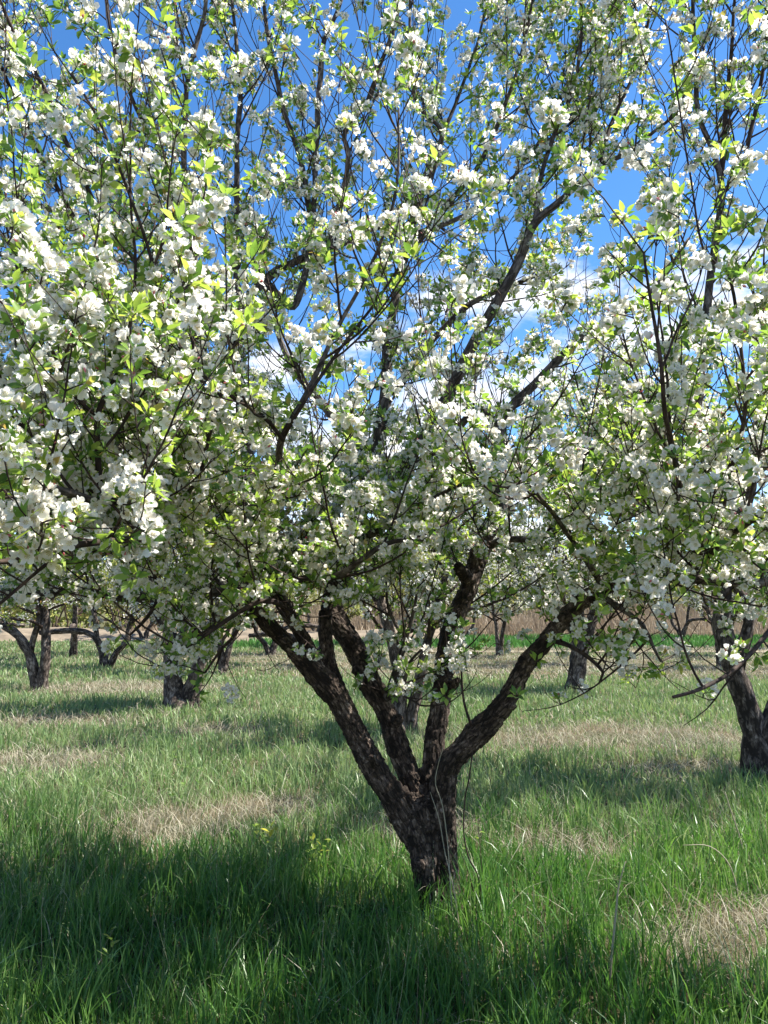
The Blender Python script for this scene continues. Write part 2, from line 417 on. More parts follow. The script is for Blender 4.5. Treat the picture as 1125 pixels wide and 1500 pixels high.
def sheet(name, pts, z, m):
    me = bpy.data.meshes.new(name); me.from_pydata([(x, y, z) for x, y in pts], [], [tuple(range(len(pts)))]); me.materials.append(m)
    o = bpy.data.objects.new(name, me); link(o); o['kind'] = 'structure'; return o
def plain(name, ca, cb_, scale):
    m, nt = mat(name); geo = N(nt, 'ShaderNodeNewGeometry'); f = tex(nt, geo.outputs['Position'], scale, 6, .65)
    b = N(nt, 'ShaderNodeBsdfPrincipled'); nt.links.new(ramp(nt, f, [(.35, ca), (.65, cb_)]), b.inputs['Base Color']); b.inputs['Roughness'].default_value = .95
    bm = N(nt, 'ShaderNodeBump'); bm.inputs['Distance'].default_value = .08; nt.links.new(f, bm.inputs['Height']); nt.links.new(bm.outputs[0], b.inputs['Normal'])
    out(nt, b.outputs[0]); return m
M_EARTH = plain('tan_earth', (.11, .085, .055), (.24, .185, .125), 1.4)
M_PATH = plain('dusty_track', (.15, .125, .075), (.26, .215, .14), 2.5)
sheet('path', [(.5, 26.6), (60, 25.6), (60, 28.0), (.5, 27.4)], .012, M_PATH)

# ---------------------------------------------------------------- grass
def blades(name, X, Y, H, W, lean, mats, label, cat, bend=1.0, zoff=-0.01):
    n = len(X); Z = np.array([ground_z(x, y) for x, y in zip(X, Y)]) + zoff
    ph = rng.uniform(0, 6.283, n); d = np.stack([np.cos(ph), np.sin(ph)], 1)
    fa = rng.uniform(0, 6.283, n); wv = np.stack([np.cos(fa), np.sin(fa)], 1)
    ts = np.array([0, .35, .72, 1.0]); ws = np.array([.8, 1.0, .62, 0.0])
    V = np.zeros((n, 7, 3)); k = 0
    for t, wd in zip(ts, ws):
        off = (lean * H * (t ** 1.9) * bend)[:, None] * d
        z = Z + H * t * (1 - .30 * lean * t * t)
        if wd == 0:
            V[:, k, :2] = np.stack([X, Y], 1) + off; V[:, k, 2] = z; k += 1
        else:
            for s in (-1, 1):
                V[:, k, :2] = np.stack([X, Y], 1) + off + wv * (W * wd * .5)[:, None] * s; V[:, k, 2] = z; k += 1
    T = np.array([[0, 1, 3], [0, 3, 2], [2, 3, 5], [2, 5, 4], [4, 5, 6]])
    T = (T[None] + (np.arange(n) * 7)[:, None, None]).reshape(-1, 3)
    o = bpy.data.objects.new(name, tri_mesh(name, V.reshape(-1, 3), T, mats)); link(o)
    return meta(o, label, cat, kind='stuff')

def meadow(y0, y1, dens, hmul, wmul, margin=1.25):
    xh = lambda y: .52 * y * margin + .6
    area = (y1 - y0) * 2 * xh((y0 + y1) / 2); n = int(dens * area)
    Y = rng.uniform(y0, y1, n); X = rng.uniform(-1, 1, n) * np.array([xh(y) for y in Y])
    return X, Y
gx, gy, gh, gw, gl = [], [], [], [], []
dx, dy, dh, dw, dl = [], [], [], [], []
for y0, y1, dens, hm, wm in ((2.2, 4.2, 4200, 1.0, 1.0), (4.2, 6.5, 3300, .95, 1.15), (6.5, 10, 1700, .9, 1.6), (10, 16, 800, .85, 2.4), (16, 26, 260, .7, 4.2), (26, 35, 120, .65, 5.5)):
    X, Y = meadow(y0, y1, dens, hm, wm)
    clump = rng.random(len(X))
    for x, y in zip(X, Y):
        if y > 25.5 and x > .2: continue
        dr = dryness(x, y)
        lush = .5 + .5 * noise.noise(Vector((x * 1.1 + 5, y * 1.1, 0)))
        tuft = .5 + .5 * noise.noise(Vector((x * 5, y * 5, 7)))
        r = rng.random()
        if r < min(.88, dr * 1.0 + (.10 + .14 * tuft if y < 4.5 else .20 + .22 * tuft)):
            if rng.random() < .75:
                dx.append(x); dy.append(y); dh.append((.04 + .08 * rng.random() ** 1.5 + (.16 * rng.random() if rng.random() < .10 else 0)) * (1.0 + .3 * hm)); dw.append(.0028 * wm * rng.uniform(.6, 1.3)); dl.append(rng.uniform(.3, 1.6))
        elif rng.random() < .35 + .75 * tuft:
            hd = max([0] + [math.exp(-((x - c[0]) / (a * .9)) ** 2 - ((y - c[1] + .25) / (b * 1.2)) ** 2) for c, a, b in DRY[:2]]) if y < 8 else 0
            hh = (1 - .6 * hd) * (.05 + .13 * lush + .22 * tuft ** 1.8) * rng.uniform(.4, 1.35) * hm * (1 - .5 * min(1, dr))
            if y < 6: hh *= 1.12
            gx.append(x); gy.append(y); gh.append(hh); gw.append(.0060 * wm * rng.uniform(.6, 1.4)); gl.append(abs(rng.normal()) * .38 + .06)
A = lambda l: np.array(l)
gx, gy, gh, gw, gl = map(A, (gx, gy, gh, gw, gl))
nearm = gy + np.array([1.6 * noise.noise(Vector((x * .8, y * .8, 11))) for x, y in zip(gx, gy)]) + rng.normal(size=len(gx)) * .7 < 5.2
blades('grass', gx[nearm], gy[nearm], gh[nearm] * .98, gw[nearm] * 1.1, gl[nearm], [M_GRASS], 'lush tall grass in the foreground, its green darkened for shade under the large tree', 'grass')
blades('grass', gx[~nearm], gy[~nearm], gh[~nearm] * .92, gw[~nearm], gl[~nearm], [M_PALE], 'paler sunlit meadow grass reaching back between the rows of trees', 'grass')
# flowering grass heads standing above the blades
sh = Tubes(); bg_ = Bag()
for k in range(260):
    y = rng.uniform(2.7, 6.2); x = rng.uniform(-1, 1) * (.55 * y + .3); z = ground_z(x, y); h = rng.uniform(.26, .42)
    q, r_ = wander(np.array([x, y, z]), np.array([rng.normal() * .12, rng.normal() * .12, 1]), h, .0011, .0006, .0, .035, .05); sh.add(q, r_, 3, cap=False)
    for i in range(16):
        f = i / 16; c = q[-1] + (q[-1] - q[-2]) * (f * 1.3 - .3) * 1.6; d = unit(rv() + [0, 0, 1.2]); L_ = .012 * (1.2 - f); R = frame(d)
        bg_.add(np.array([[-.0012, 0, 0], [.0012, 0, 0], [0, 0, L_]]) @ R.T + c, [[0, 1, 2]], 0)
V1, T1, M1 = bg_.get(); a_ = np.concatenate(sh.V); q_ = np.concatenate(sh.Q); T2 = np.concatenate([q_[:, :3], q_[:, [0, 2, 3]]])
M_HEAD = thin_mat('grass_head', [(0, (.16, .22, .09)), (.6, (.30, .33, .18)), (1, (.48, .42, .30))], 1.1, .35)
meta(link(bpy.data.objects.new('grass_heads', tri_mesh('grass_heads', np.vstack([V1, a_]), np.vstack([T1, T2 + len(V1)]), [M_HEAD]))), 'thin flowering grass heads standing above the foreground blades', 'grass', kind='stuff')
blades('dry_grass', A(dx), A(dy), A(dh), A(dw), A(dl), [M_STRAW], 'dead straw coloured grass lying in patches among the green grass', 'dry grass', bend=1.0)
# far green strip and the reeds behind it
n = 9000; X = rng.uniform(0, 40, n); Y = rng.uniform(25.5, 29.5, n)
blades('dry_grass', X, Y, rng.uniform(.04, .16, n), rng.uniform(.015, .03, n), rng.uniform(.2, 1.2, n), [M_STRAW], 'thin dead grass growing over and along the dusty track', 'dry grass')
n = 26000; X = rng.uniform(-6, 40, n); Y = rng.uniform(29, 40, n) + np.array([1.3 * noise.noise(Vector((x * .4, 0, 2))) for x in X])
kp = np.array([noise.noise(Vector((x * .5, y * .35, 8))) > -.28 for x, y in zip(X, Y)]); X = X[kp]; Y = Y[kp]; n = len(X)
M_CROP = thin_mat('crop_blade', [(0, (.05, .15, .03)), (1, (.10, .25, .05))], 1.2, .35, .3, .4)
blades('crop_strip', X, Y, rng.uniform(.15, .3, n), rng.uniform(.02, .05, n), rng.uniform(.1, .6, n), [M_CROP], 'even bright green strip of young crop beyond the dusty track', 'crop')
n = 42000; X = rng.uniform(-14, 52, n); Y = 41 + rng.uniform(0, 7, n)
hh = rng.uniform(.35, 1.0, n) * np.clip(.5 + (Y - 41) * .45, .5, 2.9) * np.array([1 + .75 * noise.noise(Vector((x * .35, y * .2, 4))) + .35 * noise.noise(Vector((x * 1.3, y, 6))) for x, y in zip(X, Y)])
blades('reeds', X, Y, hh, rng.uniform(.02, .05, n), np.abs(rng.normal(size=n)) * .35 + .03, [M_REED], 'tall dead brown reeds standing along the far edge of the field', 'reeds')

# ---------------------------------------------------------------- the main tree: traced limbs
# rows of (photo px, photo py, distance Y, radius in photo px)
def trace(rows): return np.array([[*P(a, b_, c), r * c / F] for a, b_, c, r in rows])
TRUNK = [
 [(648, 1400, 4.05, 42), (644, 1350, 4.05, 33), (638, 1300, 4.05, 31), (633, 1250, 4.05, 32), (624, 1205, 4.05, 34), (612, 1170, 4.04, 26)],
 [(618, 1400, 4.0, 24), (624, 1340, 4.02, 20), (622, 1270, 4.0, 20), (606, 1210, 3.98, 18)],
 [(676, 1400, 4.08, 20), (664, 1330, 4.08, 15), (656, 1250, 4.08, 15), (650, 1180, 4.08, 20), (642, 1135, 4.1, 18)],
 [(636, 1270, 4.05, 22), (612, 1225, 4.03, 26), (582, 1175, 4.0, 23), (552, 1128, 3.98, 20), (529, 1086, 3.97, 19), (506, 1042, 3.95, 19), (479, 1003, 3.93, 20), (448, 970, 3.92, 17), (424, 945, 3.9, 15), (393, 915, 3.86, 14), (364, 874, 3.82, 13), (346, 840, 3.78, 12)],
 [(485, 1010, 3.95, 16), (461, 974, 3.99, 13), (445, 936, 4.02, 12), (424, 903, 4.02, 11.5), (404, 868, 4.02, 12), (386, 810, 4.05, 11), (378, 750, 4.1, 14), (368, 715, 4.15, 10)],
 [(500, 1030, 3.98, 15), (482, 980, 4.04, 13), (478, 935, 4.1, 12), (476, 895, 4.16, 12)],
 [(638, 1240, 4.1, 22), (620, 1185, 4.12, 22), (590, 1112, 4.16, 18), (568, 1052, 4.2, 18), (553, 1018, 4.22, 19), (527, 965, 4.26, 18), (507, 926, 4.3, 18), (486, 892, 4.35, 20), (494, 855, 4.4, 16), (508, 815, 4.45, 13), (525, 765, 4.5, 12), (540, 710, 4.55, 10)],
 [(640, 1240, 4.1, 22), (634, 1165, 4.12, 22), (635, 1110, 4.16, 17), (643, 1040, 4.2, 16), (650, 983, 4.22, 16), (654, 945, 4.24, 15.5), (668, 905, 4.28, 15.5), (690, 848, 4.32, 15), (708, 795, 4.35, 16), (725, 755, 4.4, 14), (722, 715, 4.45, 11), (732, 670, 4.5, 9)],
 [(652, 1240, 4.02, 20), (648, 1170, 4.0, 22), (655, 1122, 3.97, 20), (676, 1098, 3.95, 19), (704, 1067, 3.92, 19), (733, 1037, 3.88, 16.5), (755, 1006, 3.86, 15.5), (772, 972, 3.84, 15.5), (797, 942, 3.8, 14.5), (832, 900, 3.76, 14), (870, 870, 3.7, 12), (915, 853, 3.62, 9)],
]
KNOTS = [[(560, 1130, 3.98, 10), (548, 1118, 3.9, 8), (543, 1108, 3.85, 7)], [(655, 1010, 4.2, 9), (668, 1000, 4.12, 8), (672, 994, 4.1, 7)], [(740, 1025, 3.88, 10), (752, 1036, 3.82, 7)],
 [(530, 975, 4.26, 12), (522, 985, 4.18, 8)], [(622, 1262, 4.0, 14), (612, 1268, 3.92, 10)], [(425, 948, 3.9, 10), (414, 936, 3.83, 8)], [(690, 852, 4.3, 12), (676, 838, 4.24, 9), (668, 828, 4.2, 8)], [(575, 1062, 4.18, 9), (586, 1052, 4.1, 7)]]
LIMBS = [  # (rows, leafiness) each becomes a branch part; the first point is snapped onto what already stands
 ([(915, 853, 3.62, 11), (960, 846, 3.55, 10), (1010, 848, 3.48, 9), (1065, 853, 3.42, 9), (1130, 850, 3.4, 9), (1220, 830, 3.4, 7), (1330, 790, 3.4, 4)], 1),
 ([(345, 838, 3.78, 14), (325, 800, 3.72, 12), (300, 765, 3.6, 11), (245, 740, 3.4, 10), (170, 728, 3.2, 10), (100, 722, 3.0, 10), (20, 718, 2.85, 11), (-80, 700, 2.8, 9), (-200, 660, 2.8, 6)], 1),
 ([(355, 862, 3.8, 12), (310, 868, 3.9, 9), (240, 870, 4.0, 9), (190, 874, 4.05, 10), (165, 872, 4.1, 8), (100, 866, 4.2, 7), (30, 868, 4.3, 6), (-80, 850, 4.4, 5), (-200, 820, 4.4, 3)], .6),
 ([(240, 868, 4.0, 6), (225, 845, 4.0, 6), (190, 825, 4.0, 5), (150, 800, 4.0, 4), (90, 770, 4.0, 3)], 1),
 ([(368, 715, 4.15, 12), (362, 650, 4.2, 11), (352, 580, 4.3, 11), (345, 510, 4.4, 12), (358, 450, 4.5, 10), (395, 405, 4.6, 9), (440, 380, 4.7, 8), (490, 362, 4.8, 7), (550, 335, 4.9, 5), (610, 330, 5, 3)], 1),
 ([(352, 580, 4.3, 9), (300, 530, 4.2, 8), (250, 480, 4.1, 8), (180, 440, 4.0, 7), (110, 400, 4.0, 7), (40, 385, 4.0, 6), (-60, 350, 4.0, 5), (-180, 300, 4, 3)], 1),
 ([(250, 480, 4.1, 8), (215, 400, 4.4, 7), (165, 352, 4.5, 6), (110, 322, 4.6, 6), (50, 300, 4.7, 6), (-20, 287, 4.8, 5), (-120, 250, 4.9, 3)], 1),
 ([(110, 620, 3.5, 12), (180, 640, 3.4, 12), (120, 690, 3.2, 10), (60, 722, 3.0, 10)], .6),
 ([(368, 715, 4.15, 10), (300, 665, 4.0, 10), (230, 625, 3.8, 10), (160, 600, 3.7, 9), (80, 575, 3.6, 7), (0, 540, 3.5, 5), (-100, 500, 3.5, 3)], 1),
 # centre upright and its fork
 ([(540, 710, 4.55, 12), (555, 640, 4.6, 11), (565, 570, 4.65, 12), (568, 500, 4.7, 10), (578, 440, 4.75, 9), (592, 380, 4.8, 8), (605, 320, 4.85, 7), (625, 250, 4.9, 5), (660, 170, 4.95, 4), (690, 90, 5, 3), (715, 0, 5.05, 2.5), (730, -80, 5.1, 2)], .8),
 ([(565, 580, 4.65, 10), (600, 545, 4.6, 8), (640, 490, 4.6, 7), (690, 445, 4.6, 6), (745, 420, 4.6, 5), (800, 400, 4.6, 3)], .9),
 ([(540, 740, 4.5, 12), (580, 690, 4.35, 12), (620, 640, 4.25, 12), (655, 580, 4.2, 12), (695, 500, 4.15, 11), (735, 430, 4.1, 11), (765, 370, 4.1, 10), (785, 325, 4.1, 9), (825, 292, 4.1, 7), (875, 245, 4.1, 5), (930, 215, 4.1, 4), (1000, 160, 4.1, 3)], .8),
 ([(785, 325, 4.1, 7), (790, 270, 4.15, 5), (810, 200, 4.2, 4.5), (840, 130, 4.2, 4), (850, 60, 4.2, 3.5), (855, -20, 4.2, 3), (860, -90, 4.2, 2)], 1),
 ([(732, 670, 4.5, 12), (736, 615, 4.5, 10), (775, 570, 4.5, 9), (815, 530, 4.5, 9), (860, 488, 4.5, 8), (910, 460, 4.5, 6), (960, 420, 4.5, 5), (1010, 350, 4.5, 3)], .6),
 ([(736, 640, 4.5, 9), (700, 600, 4.7, 8), (640, 660, 4.8, 6), (560, 690, 4.9, 5)], .8),
 # right upright
 ([(960, 846, 3.55, 8), (985, 790, 3.6, 8), (1003, 735, 3.65, 9), (1010, 670, 3.7, 8), (1022, 590, 3.75, 8), (1032, 500, 3.8, 8), (1038, 420, 3.85, 8), (1050, 350, 3.9, 8), (1056, 280, 3.95, 7), (1050, 240, 3.95, 6), (1025, 170, 4, 5), (1017, 90, 4, 5), (1014, 0, 4, 4), (1010, -90, 4, 3)], .65),
 ([(1056, 265, 3.95, 6), (1064, 160, 4, 5), (1072, 80, 4, 4), (1076, -10, 4, 3), (1080, -90, 4, 2)], .65),
 ([(1056, 285, 3.95, 6), (1085, 250, 3.9, 5), (1100, 190, 3.9, 4.5), (1115, 120, 3.9, 4), (1124, 50, 3.9, 3), (1128, -40, 3.9, 2)], .65),
 ([(1010, 670, 3.7, 8), (960, 650, 3.8, 9), (900, 652, 3.9, 9), (850, 670, 4.0, 7), (800, 700, 4.2, 5)], .8),
 ([(1003, 735, 3.65, 8), (1050, 700, 3.5, 7), (1100, 690, 3.3, 7), (1160, 670, 3.2, 5), (1250, 620, 3.2, 3)], 1),
 # uprights of the crown top
 ([(352, 450, 4.5, 7), (345, 380, 4.5, 6), (347, 300, 4.5, 6), (347, 220, 4.5, 5.5), (352, 130, 4.5, 5), (345, 50, 4.5, 4), (335, -30, 4.5, 3)], .9),
 ([(300, 530, 4.2, 7), (290, 450, 4.2, 7), (285, 370, 4.2, 6), (272, 280, 4.2, 6), (270, 200, 4.2, 5.5), (276, 110, 4.2, 5), (292, 50, 4.2, 4.5), (303, 0, 4.2, 4), (312, -80, 4.2, 3)], .9),
 ([(430, 450, 4.6, 7), (450, 380, 4.6, 7), (460, 300, 4.6, 6), (463, 220, 4.6, 6), (468, 130, 4.6, 6), (475, 60, 4.6, 5), (497, 10, 4.6, 4), (515, -60, 4.6, 3)], .6),
 ([(458, 330, 4.6, 6), (440, 235, 4.6, 5), (415, 160, 4.6, 5), (398, 80, 4.6, 4.5), (388, 20, 4.6, 4), (380, -60, 4.6, 3)], .75),
 ([(480, 370, 4.8, 6), (510, 240, 4.6, 5), (505, 195, 4.6, 5), (540, 145, 4.6, 5), (555, 100, 4.6, 4.5), (575, 50, 4.6, 4), (590, -10, 4.6, 3)], .6),
 ([(605, 320, 4.85, 6), (640, 230, 4.8, 5), (645, 190, 4.8, 4.5), (610, 150, 4.8, 4), (602, 70, 4.8, 3.5), (600, -30, 4.8, 3)], .8),
 ([(592, 380, 4.8, 7), (655, 300, 4.7, 5), (700, 245, 4.7, 5), (730, 180, 4.7, 4.5), (755, 110, 4.7, 4), (775, 30, 4.7, 3.5), (790, -60, 4.7, 3)], .9),
 ([(600, 345, 4.85, 6), (660, 325, 4.6, 5), (705, 300, 4.5, 4), (760, 250, 4.4, 3.5), (815, 160, 4.3, 3), (850, 60, 4.3, 2)], .9),
 ([(165, 352, 4.5, 6), (135, 290, 4.4, 5), (100, 215, 4.3, 5), (65, 130, 4.2, 4.5), (25, 60, 4.1, 4), (0, 0, 4.0, 3.5), (-30, -70, 4, 2)], .9),
 ([(215, 400, 4.4, 6), (240, 330, 4.4, 5), (250, 250, 4.4, 5), (200, 160, 4.4, 4), (165, 60, 4.4, 3.5), (150, -40, 4.4, 3)], .9),
 ([(110, 322, 4.6, 5), (60, 230, 4.5, 4.5), (20, 140, 4.4, 4), (-20, 40, 4.3, 3), (-50, -60, 4.3, 2)], .9),
 ([(875, 245, 4.1, 5), (900, 170, 4.2, 4), (935, 90, 4.3, 3.5), (955, 0, 4.3, 3), (965, -80, 4.3, 2)], .9),
 # back of the crown
 ([(540, 710, 4.55, 11), (520, 650, 5.0, 10), (480, 600, 5.5, 9), (430, 540, 5.9, 7), (400, 470, 6.2, 5)], 1),
 ([(725, 755, 4.4, 12), (770, 700, 4.9, 11), (830, 660, 5.4, 9), (890, 610, 5.8, 7), (940, 560, 6.1, 5)], .8),
 ([(392, 850, 4.02, 11), (340, 760, 4.5, 10), (260, 690, 5.0, 9), (180, 620, 5.4, 7), (100, 560, 5.7, 5)], 1),
 # low near boughs reaching over the camera's left and right
 ([(378, 750, 4.1, 12), (330, 735, 3.6, 12), (250, 720, 3.1, 12), (170, 735, 2.7, 11), (90, 720, 2.35, 10), (10, 700, 2.1, 8), (-90, 680, 1.95, 6)], 1),
 ([(250, 720, 3.1, 9), (240, 780, 2.8, 8), (190, 790, 2.5, 8), (100, 800, 2.2, 8), (20, 820, 2.0, 7), (-60, 830, 1.9, 5)], 1),
 ([(400, 740, 3.9, 9), (405, 690, 3.1, 9), (415, 640, 2.85, 8), (450, 575, 2.8, 7), (500, 470, 2.8, 5), (555, 360, 2.8, 4), (580, 270, 2.8, 3.5), (585, 160, 2.8, 2.5)], .55),
 ([(415, 645, 2.85, 5), (385, 610, 2.7, 5), (330, 575, 2.6, 5), (270, 520, 2.55, 5), (235, 430, 2.5, 5), (205, 330, 2.5, 4), (150, 190, 2.5, 3.5), (105, 110, 2.5, 3)], .6),
 ([(415, 640, 2.85, 5), (445, 590, 2.75, 4.5), (500, 510, 2.8, 4), (560, 430, 2.85, 3.5), (610, 340, 2.9, 3), (640, 240, 2.9, 2)], .6),
 ([(140, 720, 2.6, 7), (142, 650, 2.55, 7), (145, 600, 2.5, 7), (175, 540, 2.5, 6), (190, 480, 2.5, 5), (198, 400, 2.5, 4), (190, 260, 2.5, 3), (192, 120, 2.5, 2)], .7),
 ([(143, 610, 2.5, 5), (110, 580, 2.45, 5), (80, 520, 2.4, 4.5), (50, 460, 2.4, 4), (20, 380, 2.4, 3), (0, 280, 2.4, 2)], .8),
 ([(280, 760, 3.0, 6), (290, 700, 2.8, 5), (310, 620, 2.7, 4.5), (330, 560, 2.7, 4), (350, 470, 2.7, 3)], .8),
 ([(1010, 848, 3.48, 8), (1050, 800, 3.0, 8), (1090, 770, 2.6, 8), (1150, 740, 2.3, 7), (1230, 700, 2.1, 5)], 1),
 ([(985, 790, 3.6, 7), (1000, 740, 3.1, 7), (990, 680, 2.7, 6), (975, 610, 2.4, 6), (968, 540, 2.3, 5), (955, 450, 2.3, 4), (945, 370, 2.3, 3)], .55),
 ([(880, 865, 3.7, 8), (845, 800, 3.3, 6), (800, 740, 3.0, 5), (770, 700, 2.8, 4)], .8),
 ([(1050, 800, 3.0, 6), (1070, 700, 2.7, 5.5), (1090, 600, 2.6, 5), (1080, 480, 2.6, 4), (1065, 400, 2.6, 4), (1030, 370, 2.6, 3), (1010, 250, 2.6, 2.5), (975, 30, 2.6, 2)], .6),
 ([(800, 935, 3.8, 7), (832, 945, 3.6, 5), (862, 962, 3.45, 4), (885, 985, 3.35, 3), (880, 1000, 3.3, 2)], .8),
 ([(870, 868, 3.7, 8), (900, 885, 3.5, 6), (940, 915, 3.35, 5), (958, 950, 3.3, 3), (968, 968, 3.3, 2)], .8),
 ([(1150, 850, 3.4, 6), (1140, 900, 3.1, 6), (1110, 945, 2.9, 5.5), (1070, 985, 2.75, 5), (1030, 1008, 2.65, 4.5), (985, 1022, 2.6, 4)], .4),
 ([(392, 850, 4.02, 9), (440, 850, 3.6, 8), (500, 840, 3.3, 7), (560, 800, 3.1, 5), (620, 790, 3.0, 4)], .9),
 ([(508, 815, 4.45, 9), (560, 770, 3.9, 7), (620, 740, 3.6, 6), (680, 700, 3.4, 5), (740, 660, 3.3, 4)], 1),
 ([(705, 800, 4.3, 8), (740, 790, 4.0, 7), (790, 790, 3.8, 6), (840, 760, 3.7, 5), (900, 740, 3.6, 4)], .8),
 ([(362, 868, 3.8, 7), (410, 885, 3.4, 6), (380, 880, 3.3, 5), (300, 930, 3.2, 4), (270, 950, 3.15, 3)], .7),
 ([(568, 1040, 4.2, 8), (580, 985, 4.1, 5), (590, 940, 4.1, 4), (570, 890, 4.1, 3), (565, 850, 4.1, 2)], .8),
 ([(340, 860, 3.75, 7), (325, 905, 3.5, 5), (290, 935, 3.35, 4), (255, 960, 3.3, 3), (235, 975, 3.3, 2)], .9),
 ([(345, 870, 3.8, 6), (350, 920, 3.7, 4), (325, 950, 3.65, 3), (300, 985, 3.6, 2)], .8),
 ([(240, 868, 4.0, 6), (215, 905, 3.8, 4), (190, 930, 3.7, 2)], .7),
 ([(575, 1030, 4.2, 7), (592, 1000, 4.0, 4), (600, 970, 3.95, 3), (618, 950, 3.9, 2)], .9),
 ([(575, 1025, 4.2, 7), (586, 960, 4.1, 4.5), (602, 910, 4.05, 3.5), (612, 860, 4.0, 2.5)], .8),
]

# leafiness wanted across the crown as the photo shows it, 75 px cells (15 across, 14 down)
DEN = np.array([
 [.6,.5,.35,.3,.5,.4,.3,.35,.45,.5,.65,.75,.55,.5,.5], [.6,.6,.6,.6,.6,.35,.3,.35,.5,.55,.6,.75,.6,.5,.5],
 [.6,.7,.7,.75,.6,.4,.4,.3,.5,.6,.6,.75,.7,.4,.45], [.75,.75,.75,.75,.65,.6,.55,.35,.5,.6,.65,.65,.7,.35,.3],
 [.85,.85,.85,.85,.75,.7,.7,.65,.7,.4,.6,.7,.65,.6,.35], [.9,.9,.9,.9,.7,.7,.65,.7,.6,.6,.65,.55,.5,.6,.7],
 [.95,.95,.95,.9,.85,.6,.55,.55,.45,.5,.5,.35,.5,.8,.8], [1,1,1,.95,.8,.65,.55,.6,.6,.5,.45,.5,.7,.8,.8],
 [1,1,1,1,.9,.8,.7,.8,.85,.85,.7,.8,.9,.9,.8], [1,.9,1,1,1,1,1,1,1,1,.9,.95,.95,.95,.8],
 [1,1,.9,.95,.95,1,1,.95,.9,.6,.8,.9,.9,.95,.85], [.75,.45,.45,.9,.75,.75,.8,.5,.45,.35,.5,.7,.75,.55,.6],
 [.12,.05,.12,.7,.45,.08,.05,.35,.35,.25,.2,.3,.35,.1,.25], [0,0,0,.2,.05,0,0,.35,.3,0,0,0,.1,.05,0]])
CELL = 75.0

